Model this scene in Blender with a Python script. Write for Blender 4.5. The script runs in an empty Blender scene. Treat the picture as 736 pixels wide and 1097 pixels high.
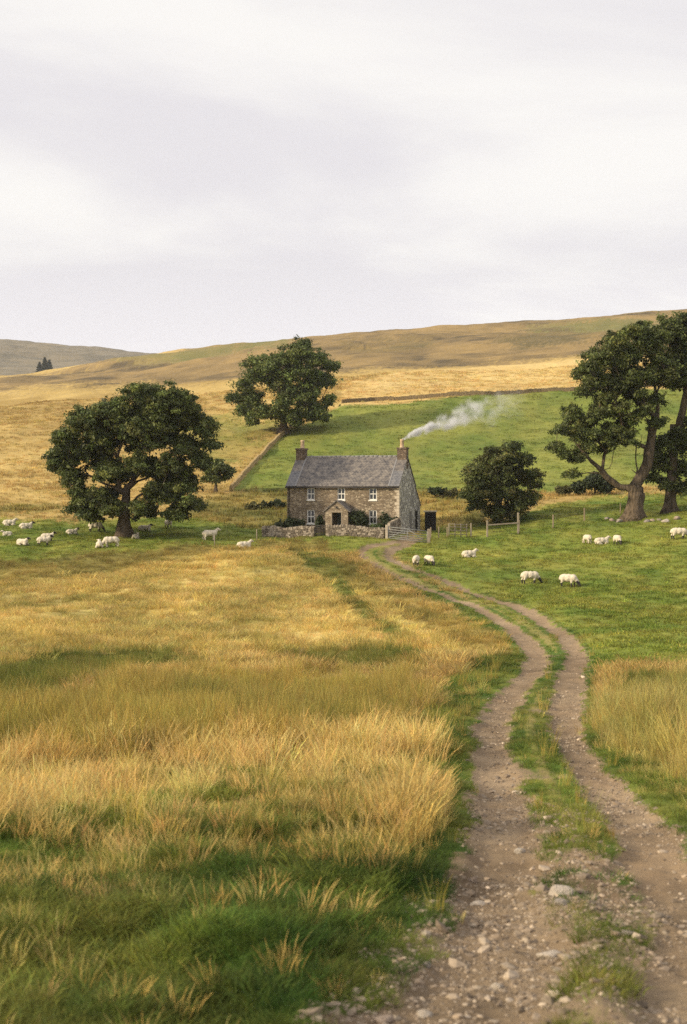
import bpy, bmesh, math, random
import numpy as np
from mathutils import Vector, Matrix, Euler

random.seed(7)
RNG = np.random.default_rng(11)
scene = bpy.context.scene
COL = scene.collection
R = math.radians

# ------------------------------------------------------------------ camera
F = 1097 * 50.0 / 36.0          # focal length in photo pixels
CX, CY = 368.0, 548.5
HZ = 520.0                       # row of the true horizon
A = math.atan((CY - HZ) * -1 / F) * -1   # pitch down
CZ = 8.0
ca, sa = math.cos(A), math.sin(A)

def ray(px, py):
    xc = (np.asarray(px, float) - CX) / F
    yc = -(np.asarray(py, float) - CY) / F
    dy = ca + yc * sa
    dz = yc * ca - sa
    return xc / dy, dz / dy      # x/Y and z/Y

def at(px, py, Y):
    u, t = ray(px, py)
    return Vector((float(u) * Y, Y, CZ + float(t) * Y))

def project(x, y, z):
    z = z - CZ
    d = y * ca - z * sa
    up = y * sa + z * ca
    d = np.maximum(d, 0.05)
    return CX + F * x / d, CY - F * up / d

# ------------------------------------------------------------------ noise
def _hash(ix, iy, seed):
    h = (ix.astype(np.int64) * 374761393 + iy.astype(np.int64) * 668265263 + seed * 982451653) & 0xffffffff
    h = ((h ^ (h >> 13)) * 1274126177) & 0xffffffff
    h = h ^ (h >> 16)
    return (h & 0xffff) / 65535.0

def vnoise(x, y, seed=0):
    x = np.asarray(x, float); y = np.asarray(y, float)
    ix = np.floor(x); iy = np.floor(y)
    fx = x - ix; fy = y - iy
    fx = fx * fx * fx * (fx * (fx * 6 - 15) + 10); fy = fy * fy * fy * (fy * (fy * 6 - 15) + 10)
    a = _hash(ix, iy, seed); b = _hash(ix + 1, iy, seed)
    c = _hash(ix, iy + 1, seed); d = _hash(ix + 1, iy + 1, seed)
    return (a + (b - a) * fx + (c - a) * fy + (a - b - c + d) * fx * fy) * 2 - 1

def fbm(x, y, seed=0, octv=4):
    s = 0; a = 0.5
    for i in range(octv):
        s = s + a * vnoise(x * 2 ** i + 17.3 * i, y * 2 ** i - 9.1 * i, seed + i)
        a *= 0.5
    return s

def sstep(a, b, x):
    t = np.clip((x - a) / (b - a), 0, 1)
    return t * t * (3 - 2 * t)

# ------------------------------------------------------------------ terrain height
TPX = np.array([-1200., -400, 0, 184, 368, 552, 736, 1136, 1900])
TAB = [  # distance, image row of the ground at each column above
    (2.5, [1560] * 9), (5, [1360] * 9),
    (8,   [1140, 1140, 1140, 1140, 1140, 1140, 1138, 1130, 1120]),
    (11.5,[1000, 1000, 1000, 1003, 1003, 1000, 997, 985, 980]),
    (16,  [900, 900, 900, 900, 900, 898, 892, 875, 870]),
    (21,  [848, 848, 848, 848, 850, 850, 844, 825, 820]),
    (28,  [798, 798, 798, 800, 803, 803, 798, 775, 770]),
    (40,  [745, 745, 748, 750, 755, 757, 750, 725, 715]),
    (52,  [715, 715, 718, 720, 724, 722, 714, 690, 680]),
    (66,  [690, 690, 694, 694, 693, 690, 684, 660, 650]),
    (85,  [660, 662, 664, 660, 656, 657, 650, 625, 610]),
    (100, [636, 638, 640, 632, 627, 632, 620, 600, 585]),
    (113, [606, 608, 610, 607, 603, 606, 592, 572, 560]),
    (124, [584, 586, 587, 588, 586, 589, 571, 550, 540]),
    (131, [572, 574, 575, 577, 575, 573, 556, 540, 530]),
    (140, [558, 560, 562, 564, 567, 558, 543, 530, 520]),
    (152, [542, 544, 546, 548, 550, 542, 531, 520, 512]),
    (168, [522, 524, 526, 524, 527, 523, 516, 508, 500]),
    (195, [496, 498, 499, 494, 491, 489, 483, 478, 475]),
    (235, [464, 466, 464, 455, 435, 428, 418, 415, 415]),
    (300, [441, 443, 441, 429, 412, 403, 397, 392, 390]),
    (400, [421, 423, 421, 409, 392, 382, 370, 362, 360]),
    (550, [410, 412, 410, 394, 370, 358, 348, 338, 335]),
    (750, [405, 407, 404, 377.5, 359, 347, 336, 328, 325]),
    (950, [420, 420, 420, 398, 382, 375, 370, 365, 360]),
    (1250,[395, 395, 394, 400, 402, 405, 400, 390, 380]),
    (1650,[360, 362, 366.5, 381, 400, 405, 400, 390, 380]),
    (2400,[425, 425, 425, 430, 440, 440, 440, 430, 420]),
    (4000,[480] * 9)]
TY = np.log(np.array([r[0] for r in TAB]))
TV = np.array([[ray(CX, p)[1] for p in r[1]] for r in TAB])
TU = (TPX - CX) / F

def pchip_slopes(x, v):
    h = np.diff(x); d = np.diff(v, axis=0) / h[:, None]
    m = np.zeros_like(v)
    m[0] = d[0]; m[-1] = d[-1]
    m[1:-1] = (d[:-1] * h[1:, None] + d[1:] * h[:-1, None]) / (h[1:] + h[:-1])[:, None]
    return m
TM = pchip_slopes(TY, TV)

def herm(x0, x1, v0, v1, m0, m1, x):
    h = x1 - x0; t = np.clip((x - x0) / h, 0, 1)
    t2 = t * t; t3 = t2 * t
    return (2*t3 - 3*t2 + 1) * v0 + (t3 - 2*t2 + t) * h * m0 + (-2*t3 + 3*t2) * v1 + (t3 - t2) * h * m1

def base_t(u, Y):
    s = np.log(np.maximum(Y, 2.5))
    i = np.clip(np.searchsorted(TY, s, side='right') - 1, 0, len(TY) - 2)
    cols = herm(TY[i][..., None], TY[i+1][..., None], TV[i], TV[i+1], TM[i], TM[i+1], s[..., None])
    u = np.clip(u, TU[0], TU[-1])
    j = np.clip(np.searchsorted(TU, u, side='right') - 1, 0, len(TU) - 2)
    h = np.diff(TU)
    d = np.diff(cols, axis=-1) / h
    m = np.empty_like(cols); m[..., 0] = d[..., 0]; m[..., -1] = d[..., -1]
    m[..., 1:-1] = (d[..., :-1] * h[1:] + d[..., 1:] * h[:-1]) / (h[1:] + h[:-1])
    g = lambda a, k: np.take_along_axis(a, k[..., None], -1)[..., 0]
    return herm(TU[j], TU[j+1], g(cols, j), g(cols, j+1), g(m, j), g(m, j+1), u)

HOUSE_O = at(307.5, 568, 134.6)       # front left corner
HROT = -R(16.7)
HZ0 = at(428, 571.5, 131.4).z
HOUSE_O.z = HZ0
hux, huy = math.cos(HROT), math.sin(HROT)

def base_h(x, y):
    x = np.asarray(x, float); y = np.asarray(y, float)
    yy = np.maximum(y, 2.5)
    z = CZ + base_t(x / yy, yy) * yy
    # level pad under the house
    lx = (x - HOUSE_O.x) * hux + (y - HOUSE_O.y) * huy
    ly = -(x - HOUSE_O.x) * huy + (y - HOUSE_O.y) * hux
    dx = np.maximum(np.maximum(-.5 - lx, lx - 14.0), 0); dy = np.maximum(np.maximum(-.4 - ly, ly - 9.5), 0)
    w = 1 - sstep(0, 2.6, np.hypot(dx, dy))
    return z * (1 - w) + HZ0 * w

def unproj(pts, hf=None):
    hf = hf or base_h
    out = []
    S = np.exp(np.linspace(math.log(4), math.log(1700), 2600))
    for (px, py) in pts:
        u, t = ray(px, py)
        g = hf(u * S, S) - (CZ + t * S)
        k = np.argmax(g >= 0)
        if k == 0: k = len(S) - 1
        a, b = g[k-1], g[k]
        Y = S[k-1] + (S[k] - S[k-1]) * (-a / (b - a + 1e-9))
        out.append((float(u) * Y, Y))
    return np.array(out)

# wheel ruts, read from the bend and laid on the ground
RUT_L = [(440, 1180, .6), (486, 1097, .56), (521, 1000, .5), (538, 900, .42), (533, 850, .4), (525, 800, .4), (538, 760, .44), (571, 720, .5), (575, 700, .52),
         (557, 680, .48), (528, 660, .46), (483, 640, .46), (435, 620, .46), (401, 605, .46), (387, 595, .45), (392, 587, .45), (420, 581, .5), (436, 577, .7)]
RUT_R = [(800, 1180, .5), (790, 1097, .5), (752, 1000, .46), (698, 900, .4), (655, 850, .36), (612, 800, .36), (607, 760, .44), (615, 720, .5), (619, 700, .46),
         (603, 680, .44), (571, 660, .44), (526, 640, .44), (476, 620, .44), (433, 605, .44), (417, 595, .44), (420, 588, .45), (436, 582, .5), (441, 577, .7)]

def densify(P, n):
    P = np.asarray(P, float)
    s = np.r_[0, np.cumsum(np.linalg.norm(np.diff(P, axis=0), axis=1))]
    m = pchip_slopes(s, P)
    q = np.linspace(0, s[-1], n)
    i = np.clip(np.searchsorted(s, q, side='right') - 1, 0, len(s) - 2)
    return herm(s[i][:, None], s[i+1][:, None], P[i], P[i+1], m[i], m[i+1], q[:, None])

def rut_world(L):
    w = unproj([(a, b) for a, b, c in L])
    return densify(np.c_[w, [c for a, b, c in L]], 420)
WL, WR = rut_world(RUT_L), rut_world(RUT_R)
WM = (WL + WR) / 2

def dist_path(x, y, W):
    """distance to a dense path and its half width there"""
    x = np.ravel(x); y = np.ravel(y)
    d = np.full(x.shape, 1e3); hw = np.full(x.shape, .5)
    near = (y < 150) & (np.abs(x) < 40)
    idx = np.nonzero(near)[0]
    for c in range(0, len(idx), 20000):
        k = idx[c:c+20000]
        D = np.hypot(x[k][:, None] - W[None, :, 0], y[k][:, None] - W[None, :, 1])
        j = D.argmin(1)
        d[k] = D[np.arange(len(k)), j]; hw[k] = W[j, 2]
    return d, hw

def track_masks(x, y):
    sh = np.shape(x)
    jx = fbm(np.ravel(x) * 1.1, np.ravel(y) * 1.1, 5, 4)
    dl, wl = dist_path(x, y, WL); dr, wr = dist_path(x, y, WR); dm, wm = dist_path(x, y, WM)
    rl = dl / wl + jx * .7; rr = dr / wr + jx * .7
    r = np.minimum(rl, rr)
    half = np.hypot(np.interp(np.ravel(y), WL[:, 1][np.argsort(WL[:, 1])], np.ones(len(WL))), 0) * 1.35
    inner = dm < 1.0
    return r.reshape(sh), inner.reshape(sh), np.minimum(dl - wl, dr - wr).reshape(sh)

def height(x, y, detail=True):
    x = np.asarray(x, float); y = np.asarray(y, float)
    z = base_h(x, y)
    w = sstep(2, 30, y)
    z = z + sstep(45, 90, y) * (1 - sstep(260, 420, y)) * .22 * fbm(x / 3.2, y / 4.2, 23, 3)
    z = z + w * 0.28 * fbm(x / 7, y / 7, 21, 3) + sstep(130, 260, y) * 1.1 * fbm(x / 30, y / 30, 31, 4) + sstep(300, 600, y) * 5 * fbm(x / 90, y / 60, 41, 5) + sstep(280, 430, y) * (1.6 - 1.1 * sstep(480, 680, y)) * fbm(x / 24, y / 30, 47, 4)
    if detail:
        hum = fbm(x / .9, y / .9, 51, 3)
        r, inner, e = track_masks(x, y)
        off = sstep(.0, .8, e)
        z = z + .17 * fbm(x / 2.4, y / 3.2, 57, 3) * sstep(.3, 2.5, e) * sstep(10, 30, y) * (1 - sstep(110, 150, y))
        z = z + ((.09 + .20 * (1 - sstep(18, 45, y))) * off + .02) * hum
        z = z - .10 * (1 - sstep(.5, 1.35, r)) + .05 * sstep(0, 1.2, e) * (1 - sstep(1.2, 4, e)) 
        z = z + (1 - off) * (y < 60) * (.02 * fbm(x / .16, y / .16, 61, 3) + .055 * fbm(x / .6, y / .8, 63, 4))
    lx = (x - HOUSE_O.x) * hux + (y - HOUSE_O.y) * huy
    ly = -(x - HOUSE_O.x) * huy + (y - HOUSE_O.y) * hux
    dx = np.maximum(np.maximum(-.5 - lx, lx - 12.5), 0); dy = np.maximum(np.maximum(-.3 - ly, ly - 8.5), 0)
    wp = 1 - sstep(0, 2.4, np.hypot(dx, dy))
    return z * (1 - wp) + (HZ0 - .05) * wp

# ------------------------------------------------------------------ ground zones
POLY = [  # (zone, outline, edge wander in photo pixels); later ones lie over earlier ones
 ('heather', [(-900, 300), (170, 300), (165, 383), (60, 399), (0, 405), (-900, 410)], 0),
 ('moor',    [(-900, 404), (0, 404), (165, 381), (300, 350), (736, 320), (1900, 300), (1900, 385), (736, 385), (640, 385), (520, 391), (380, 400), (300, 407), (180, 412), (0, 424), (-900, 430)], 3),
 ('moorgreen', [(120, 390), (200, 376), (300, 362), (310, 372), (235, 381), (160, 392)], 3),
 ('moorgreen', [(560, 350), (700, 341), (736, 345), (736, 352), (640, 366)], 4),
 ('moordark', [(520, 362), (600, 354), (650, 358), (640, 368), (560, 372)], 4),
 ('moordark', [(360, 372), (450, 362), (470, 368), (400, 378)], 4),
 ('moordark', [(640, 372), (720, 362), (720, 368), (650, 380)], 4),
 ('straw',   [(365, 415), (440, 399), (560, 390), (660, 385), (736, 385), (1900, 380), (1900, 415), (736, 416), (640, 418), (365, 432)], 1),
 ('fieldgreen', [(250, 523), (305, 463), (365, 432), (640, 418), (760, 412), (1900, 405), (1900, 510), (736, 517), (600, 527), (480, 528), (380, 528)], 1.5),
 ('greenpatch', [(190, 455), (240, 440), (300, 448), (305, 462), (270, 490), (230, 500), (180, 480)], 7),
 ('rough',   [(-900, 548), (-100, 546), (0, 541), (70, 541), (60, 548), (-20, 553), (-900, 556)], 3),
 ('rough',   [(170, 550), (230, 527), (306, 522), (480, 526), (520, 526), (520, 562), (400, 572), (283, 568), (170, 562)], 3),
 ('pasture', [(-900, 560), (0, 556), (80, 559), (150, 553), (230, 559), (300, 566), (420, 572), (440, 575), (410, 590), (330, 596), (283, 588), (200, 590), (100, 602), (0, 606), (-900, 610)], 3),
 ('rough',   [(-900, 606), (0, 602), (60, 597), (110, 588), (150, 592), (200, 584), (283, 583), (320, 588), (290, 592), (150, 607), (0, 628), (-900, 640)], 4),
 ('pasture', [(455, 568), (520, 560), (600, 540), (640, 532), (736, 527), (1900, 515), (1900, 730), (736, 712), (640, 720), (600, 690), (430, 600), (420, 585)], 2.5),
 ('lush',    [(-900, 900), (0, 880), (280, 870), (420, 800), (470, 740), (540, 690), (500, 665), (420, 625), (378, 595), (395, 585), (420, 600), (600, 690), (640, 720), (620, 790), (1200, 1000), (1200, 2600), (-2200, 2600)], 5),
 ('meadow',  [(-900, 640), (0, 626), (150, 606), (300, 590), (350, 592), (400, 626), (460, 655), (520, 676), (548, 690), (535, 705), (470, 712), (300, 705), (0, 712), (-900, 715)], 4),
 ('hollow',  [(-900, 712), (0, 712), (60, 704), (180, 704), (220, 710), (150, 722), (70, 748), (-30, 755), (-900, 760)], 7),
 ('hollow',  [(280, 702), (400, 694), (480, 700), (470, 712), (370, 712)], 6),
 ('rough',   [(345, 592), (400, 624), (460, 653), (520, 674), (550, 690), (540, 706), (500, 698), (440, 668), (380, 632), (335, 600)], 5),
 ('hollow',  [(312, 588), (345, 596), (384, 640), (412, 664), (440, 682), (425, 688), (385, 662), (345, 628), (316, 604)], 4),
 ('rough',   [(278, 577), (345, 578), (348, 589), (300, 592), (272, 590)], 3),
 ('rush',    [(-900, 770), (0, 766), (70, 760), (150, 737), (300, 724), (445, 724), (440, 745), (425, 785), (300, 812), (0, 816), (-900, 815)], 10),
 ('mixed', [(-900, 880), (0, 870), (150, 840), (330, 830), (440, 820), (450, 915), (390, 945), (250, 915), (120, 945), (0, 975), (-900, 990)], 16),
 ('palestraw', [(-900, 812), (0, 812), (300, 810), (428, 798), (440, 812), (424, 825), (400, 836), (330, 838), (260, 832), (150, 842), (90, 862), (0, 885), (-900, 900)], 14),
 ('palestraw', [(430, 840), (455, 825), (486, 836), (486, 860), (466, 885), (432, 908), (398, 905), (405, 875)], 10),
 ('mixed', [(636, 800), (655, 775), (740, 820), (900, 890), (900, 950), (736, 874), (690, 848), (655, 822)], 8),
 ('rushright', [(640, 790), (652, 764), (668, 748), (690, 736), (705, 742), (736, 728), (1900, 700), (1900, 920), (800, 865), (736, 832), (705, 818), (680, 812), (655, 806)], 13),
 ('hollow', [(655, 752), (672, 734), (700, 728), (722, 732), (712, 748), (690, 752), (675, 760)], 5),
 ('hollow', [(690, 800), (720, 785), (736, 790), (736, 806), (710, 812)], 6),
]
PAL = {  # base colours (two or three that the noise blends)
 'gold':      [(.41, .29, .098), (.30, .205, .066), (.48, .35, .13)],
 'heather':   [(.165, .145, .105), (.11, .10, .075), (.22, .18, .12)],
 'moor':      [(.20, .14, .062), (.085, .066, .038), (.33, .225, .09)],
 'moorgreen': [(.17, .155, .052), (.23, .175, .066), (.11, .11, .04)],
 'moordark':  [(.13, .10, .045), (.23, .16, .06), (.085, .075, .038)],
 'straw':     [(.50, .36, .135), (.42, .285, .10), (.56, .42, .18)],
 'fieldgreen':[(.165, .195, .036), (.105, .14, .027), (.25, .235, .055)],
 'greenpatch':[(.18, .19, .04), (.32, .24, .07), (.12, .145, .03)],
 'rough':     [(.35, .25, .07), (.12, .115, .03), (.22, .18, .05)],
 'pasture':   [(.165, .198, .033), (.10, .145, .023), (.285, .255, .055)],
 'lush':      [(.085, .135, .022), (.03, .06, .010), (.23, .215, .045)],
 'mixed':     [(.18, .185, .038), (.07, .11, .018), (.38, .29, .08)],
 'lime':      [(.19, .205, .04), (.09, .13, .022), (.36, .30, .075)],
 'strip':     [(.205, .195, .05), (.135, .145, .034), (.31, .24, .095)],
 'meadow':    [(.51, .375, .115), (.23, .195, .05), (.56, .43, .16)],
 'hollow':    [(.14, .15, .032), (.08, .10, .02), (.28, .22, .06)],
 'rush':      [(.31, .245, .06), (.19, .17, .042), (.42, .305, .085)],
 'palestraw': [(.56, .41, .145), (.44, .31, .095), (.62, .48, .19)],
 'rushright': [(.33, .275, .075), (.14, .15, .034), (.52, .40, .15)],
 'wallbank':  [(.40, .285, .11), (.30, .215, .08), (.46, .33, .14)],
 'dirt':      [(.245, .173, .106), (.15, .105, .064), (.325, .243, .155)],
}
ZN = list(PAL)
PALA = np.array([PAL[k] for k in ZN])

def land_noise(x, y, seed, fine=1.0):
    """world-scale patchiness: small patches close by, wider ones on the far slopes"""
    w1 = 1 - sstep(25, 90, y); w2 = 1 - sstep(150, 330, y); w3 = sstep(40, 200, y); w4 = sstep(250, 600, y)
    a = fbm(x / (1.3 * fine), y / (1.8 * fine), seed, 4); b = fbm(x / (5. * fine), y / (8. * fine), seed + 5, 4)
    c = fbm(x / (22. * fine), y / (30. * fine), seed + 9, 5); d = fbm(x / (110. * fine), y / (70. * fine), seed + 13, 5)
    e = fbm(x / (13. * fine), y / (16. * fine), seed + 19, 4)
    return (a * w1 * .8 + b * w2 * .8 + c * w3 * .8 + d * w4 + e * w4 * .9) / np.sqrt(np.maximum(w1 + w2 + w3 + w4, .6)) * 1.25

def inpoly(px, py, P):
    P = np.asarray(P, float); n = len(P)
    c = np.zeros(px.shape, bool)
    j = n - 1
    for i in range(n):
        yi, yj = P[i, 1], P[j, 1]
        if yi != yj:
            m = ((yi > py) != (yj > py)) & (px < (P[j, 0] - P[i, 0]) * (py - yi) / (yj - yi) + P[i, 0])
            c ^= m
        j = i
    return c

def zones(x, y, seed=0, track=True):
    """index into ZN for ground points; outlines are surveyed from the photograph's viewpoint onto the terrain"""
    z = base_h(x, y)
    px, py = project(x, y, z)
    j1 = land_noise(x, y, 71); j2 = land_noise(x, y, 83)
    jj = RNG.normal(0, .22, px.shape); jk = RNG.normal(0, .30, px.shape)
    out = np.full(px.shape, ZN.index('gold'))
    for name, P, amp in POLY:
        m = inpoly(px + (j1 + jj) * amp * 3.4, py + (j2 + jk) * amp * 1.8, P)
        if name == 'heather': m &= y > 900
        elif name != 'moor': m &= y < 1000
        out[m] = ZN.index(name)
    out[(y >= 850)] = ZN.index('heather')
    if track:
        r, inner, e = track_masks(x, y)
        lush = ZN.index('lush')
        out[inner & (e < .6)] = ZN.index('strip')
        out[(e > 0) & (e < .35) & (y < 100)] = lush
        bare = r < 1.0
        # the strip between the ruts is half worn away near the camera
        wn = fbm(x * 1.7, y * 1.3, 91, 4) + RNG.normal(0, .13, px.shape)
        bare |= inner & (wn > .0 + .045 * (y - 10)) & (y < 26)
        bare |= inner & (fbm(x * .8, y * .45, 97, 4) + RNG.normal(0, .1, px.shape) > .34) & (y < 60)
        bare |= (e < 0.12) & (wn > .25)
        out[bare] = ZN.index('dirt')
    return out

def zone_colour(zid, x, y):
    n = np.clip(.5 + 1.3 * land_noise(x, y, 101), 0, 1)
    n2 = np.clip(.5 + 1.3 * land_noise(x, y, 131, .45), 0, 1)
    c = PALA[zid]
    n = n[..., None]; n2 = n2[..., None]
    return (c[..., 0, :] * (1 - n) + c[..., 1, :] * n) * (1 - .55 * n2) + c[..., 2, :] * .55 * n2

# ------------------------------------------------------------------ material helpers
def nodes_of(m):
    m.use_nodes = True
    nt = m.node_tree
    return nt, nt.nodes, nt.links

def mat(name, col, rough=.85, spec=.25, noise=None, bump=None, metallic=0., attr=None):
    """principled, with a noise-blended second colour and bump. noise=(scale, colour2, contrast)"""
    m = bpy.data.materials.new(name); nt, N, L = nodes_of(m)
    b = N['Principled BSDF']
    b.inputs['Base Color'].default_value = (*col, 1); b.inputs['Roughness'].default_value = rough
    b.inputs['Specular IOR Level'].default_value = spec; b.inputs['Metallic'].default_value = metallic
    tc = N.new('ShaderNodeTexCoord')
    src = None
    if noise:
        tx = N.new('ShaderNodeTexNoise'); tx.inputs['Scale'].default_value = noise[0]; tx.inputs['Detail'].default_value = 6
        L.new(tc.outputs['Object'], tx.inputs['Vector'])
        rp = N.new('ShaderNodeMapRange'); rp.inputs['From Min'].default_value = .5 - noise[2]; rp.inputs['From Max'].default_value = .5 + noise[2]
        L.new(tx.outputs['Fac'], rp.inputs['Value'])
        mx = N.new('ShaderNodeMix'); mx.data_type = 'RGBA'
        mx.inputs['A'].default_value = (*col, 1); mx.inputs['B'].default_value = (*noise[1], 1)
        L.new(rp.outputs['Result'], mx.inputs['Factor']); L.new(mx.outputs['Result'], b.inputs['Base Color'])
    if bump:
        t2 = N.new('ShaderNodeTexNoise'); t2.inputs['Scale'].default_value = bump[0]; t2.inputs['Detail'].default_value = 5
        L.new(tc.outputs['Object'], t2.inputs['Vector'])
        bp = N.new('ShaderNodeBump'); bp.inputs['Distance'].default_value = bump[1]; bp.inputs['Strength'].default_value = .8
        L.new(t2.outputs['Fac'], bp.inputs['Height']); L.new(bp.outputs['Normal'], b.inputs['Normal'])
    return m

def attr_mat(name, attr, atype='GEOMETRY', rough=.8, var=.25, nscale=3., translucent=0., spec=.2):
    m = bpy.data.materials.new(name); nt, N, L = nodes_of(m)
    b = N['Principled BSDF']; b.inputs['Roughness'].default_value = rough; b.inputs['Specular IOR Level'].default_value = spec
    a = N.new('ShaderNodeAttribute'); a.attribute_name = attr; a.attribute_type = atype
    tc = N.new('ShaderNodeTexCoord'); tx = N.new('ShaderNodeTexNoise'); tx.inputs['Scale'].default_value = nscale; tx.inputs['Detail'].default_value = 8; tx.inputs['Roughness'].default_value = .65
    L.new(tc.outputs['Object'], tx.inputs['Vector'])
    mr = N.new('ShaderNodeMapRange'); mr.inputs['From Min'].default_value = .3; mr.inputs['From Max'].default_value = .7
    mr.inputs['To Min'].default_value = 1 - var; mr.inputs['To Max'].default_value = 1 + var
    L.new(tx.outputs['Fac'], mr.inputs['Value'])
    mu = N.new('ShaderNodeVectorMath'); mu.operation = 'SCALE'
    L.new(a.outputs['Color'], mu.inputs[0]); L.new(mr.outputs['Result'], mu.inputs['Scale'])
    L.new(mu.outputs['Vector'], b.inputs['Base Color'])
    if translucent:
        tr = N.new('ShaderNodeBsdfTranslucent'); L.new(mu.outputs['Vector'], tr.inputs['Color'])
        mx = N.new('ShaderNodeMixShader'); mx.inputs['Fac'].default_value = translucent
        L.new(b.outputs['BSDF'], mx.inputs[1]); L.new(tr.outputs['BSDF'], mx.inputs[2])
        L.new(mx.outputs['Shader'], N['Material Output'].inputs['Surface'])
    return m

def mesh_np(name, verts, faces, mats=None, smooth=False, midx=None, colattr=None):
    """faces: (n,k) int array"""
    me = bpy.data.meshes.new(name)
    verts = np.asarray(verts, np.float32); faces = np.asarray(faces, np.int32)
    n, k = faces.shape
    me.vertices.add(len(verts)); me.vertices.foreach_set('co', verts.ravel())
    me.loops.add(n * k); me.loops.foreach_set('vertex_index', faces.ravel())
    me.polygons.add(n)
    me.polygons.foreach_set('loop_start', np.arange(0, n * k, k, dtype=np.int32))
    if midx is not None: me.polygons.foreach_set('material_index', np.asarray(midx, np.int32))
    me.polygons.foreach_set('use_smooth', np.full(n, bool(smooth)))
    me.update(calc_edges=True)
    if colattr is not None:
        ca_ = me.color_attributes.new('gcol', 'FLOAT_COLOR', 'POINT')
        c = np.ones((len(verts), 4), np.float32); c[:, :3] = colattr
        ca_.data.foreach_set('color', c.ravel())
    for m in (mats or []): me.materials.append(m)
    me.validate()
    return me

def link(name, me, parent=None, **props):
    o = bpy.data.objects.new(name, me); COL.objects.link(o)
    if parent: o.parent = parent
    for k, v in props.items(): o[k] = v
    return o

def empty(name, loc, rz=0., label=None, cat=None, group=None):
    o = bpy.data.objects.new(name, None); COL.objects.link(o)
    o.location = loc; o.rotation_euler = (0, 0, rz); o.empty_display_size = .3
    if label: o['label'] = label
    if cat: o['category'] = cat
    if group: o['group'] = group
    return o

def copy_tree(o, parent=None):
    c = o.copy(); COL.objects.link(c)
    if parent: c.parent = parent
    for ch in list(o.children): copy_tree(ch, c)
    return c

def bm_mesh(name, bm, mats, smooth=False):
    me = bpy.data.meshes.new(name)
    bmesh.ops.recalc_face_normals(bm, faces=bm.faces)
    bm.to_mesh(me); bm.free()
    for m in mats: me.materials.append(m)
    if smooth:
        for p in me.polygons: p.use_smooth = True
    return me

def bbox(bm, x0, x1, y0, y1, z0, z1, jit=0., bev=0., mi=0, M=None):
    v = [bm.verts.new((x, y, z)) for x in (x0, x1) for y in (y0, y1) for z in (z0, z1)]
    if jit:
        for q in v: q.co += Vector((random.uniform(-jit, jit), random.uniform(-jit, jit), random.uniform(-jit, jit)))
    if M is not None:
        for q in v: q.co = M @ q.co
    fs = [bm.faces.new([v[i] for i in f]) for f in ((0,1,3,2),(4,6,7,5),(0,4,5,1),(2,3,7,6),(0,2,6,4),(1,5,7,3))]
    for f in fs: f.material_index = mi
    if bev:
        es = {e for f in fs for e in f.edges}
        r = bmesh.ops.bevel(bm, geom=list(es), offset=bev, segments=1, affect='EDGES', clamp_overlap=True)
        for f in r['faces']: f.material_index = mi
    return v

def tube(bm, pts, rad, seg=7, caps=True, mi=0):
    pts = [Vector(p) for p in pts]; n = len(pts)
    if not hasattr(rad, '__len__'): rad = [rad] * n
    rings = []; side = None
    for i, p in enumerate(pts):
        d = (pts[min(i+1, n-1)] - pts[max(i-1, 0)]).normalized()
        if side is None:
            side = d.orthogonal().normalized()
        else:
            side = (side - d * side.dot(d)).normalized()
        up = d.cross(side)
        rings.append([bm.verts.new(p + (side * math.cos(2*math.pi*k/seg) + up * math.sin(2*math.pi*k/seg)) * rad[i]) for k in range(seg)])
    for a, b in zip(rings, rings[1:]):
        for k in range(seg):
            f = bm.faces.new((a[k], a[(k+1) % seg], b[(k+1) % seg], b[k])); f.material_index = mi; f.smooth = True
    if caps:
        bm.faces.new(list(reversed(rings[0]))).material_index = mi; bm.faces.new(rings[-1]).material_index = mi

def gz(x, y):
    return float(height(np.array([x]), np.array([y]))[0])

def ground(px, py):
    """the ground point seen at a photo pixel"""
    x, y = unproj([(px, py)], lambda a, b: height(a, b, False))[0]
    return Vector((x, y, gz(x, y)))

# ------------------------------------------------------------------ ground sheet
def build_ground():
    uu = np.r_[-1.5, -1.2, -.95, -.75, -.6, -.5, -.43, -.38, -.34, np.linspace(-.31, .31, 400), .34, .38, .43, .5, .6, .75, .95, 1.2, 1.5]
    rr = np.r_[-30., -15, -6, 0, 2.5, np.exp(np.linspace(math.log(4.5 + 4), math.log(2600), 1150)) - 4]
    X = uu[None, :] * np.maximum(rr[:, None] + 4, 6); Y = np.repeat(rr[:, None], len(uu), 1)
    Z = height(X, Y)
    xs, ys = X.ravel(), Y.ravel()
    c = sum(zone_colour(zones(xs, ys, s), xs, ys) for s in (0, 3, 6)) / 3
    nr, nc = X.shape
    idx = np.arange(nr * nc).reshape(nr, nc)
    f = np.stack([idx[:-1, :-1], idx[:-1, 1:], idx[1:, 1:], idx[1:, :-1]], -1).reshape(-1, 4)
    m = attr_mat('ground_cover', 'gcol', var=.22, nscale=1.3, rough=.95, spec=.1)
    nt, N, L = nodes_of(m); b = N['Principled BSDF']
    tc = N.new('ShaderNodeTexCoord')
    t1 = N.new('ShaderNodeTexNoise'); t1.inputs['Scale'].default_value = 5; t1.inputs['Detail'].default_value = 9; t1.inputs['Roughness'].default_value = .7
    L.new(tc.outputs['Object'], t1.inputs['Vector'])
    bp = N.new('ShaderNodeBump'); bp.inputs['Distance'].default_value = .16; bp.inputs['Strength'].default_value = .7
    L.new(t1.outputs['Fac'], bp.inputs['Height']); L.new(bp.outputs['Normal'], b.inputs['Normal'])
    me = mesh_np('ground', np.c_[xs, ys, Z.ravel()], f, [m], smooth=True, colattr=c)
    link('ground', me, kind='structure', label='rolling grassy moorland ground with a stony track')
build_ground()

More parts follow.
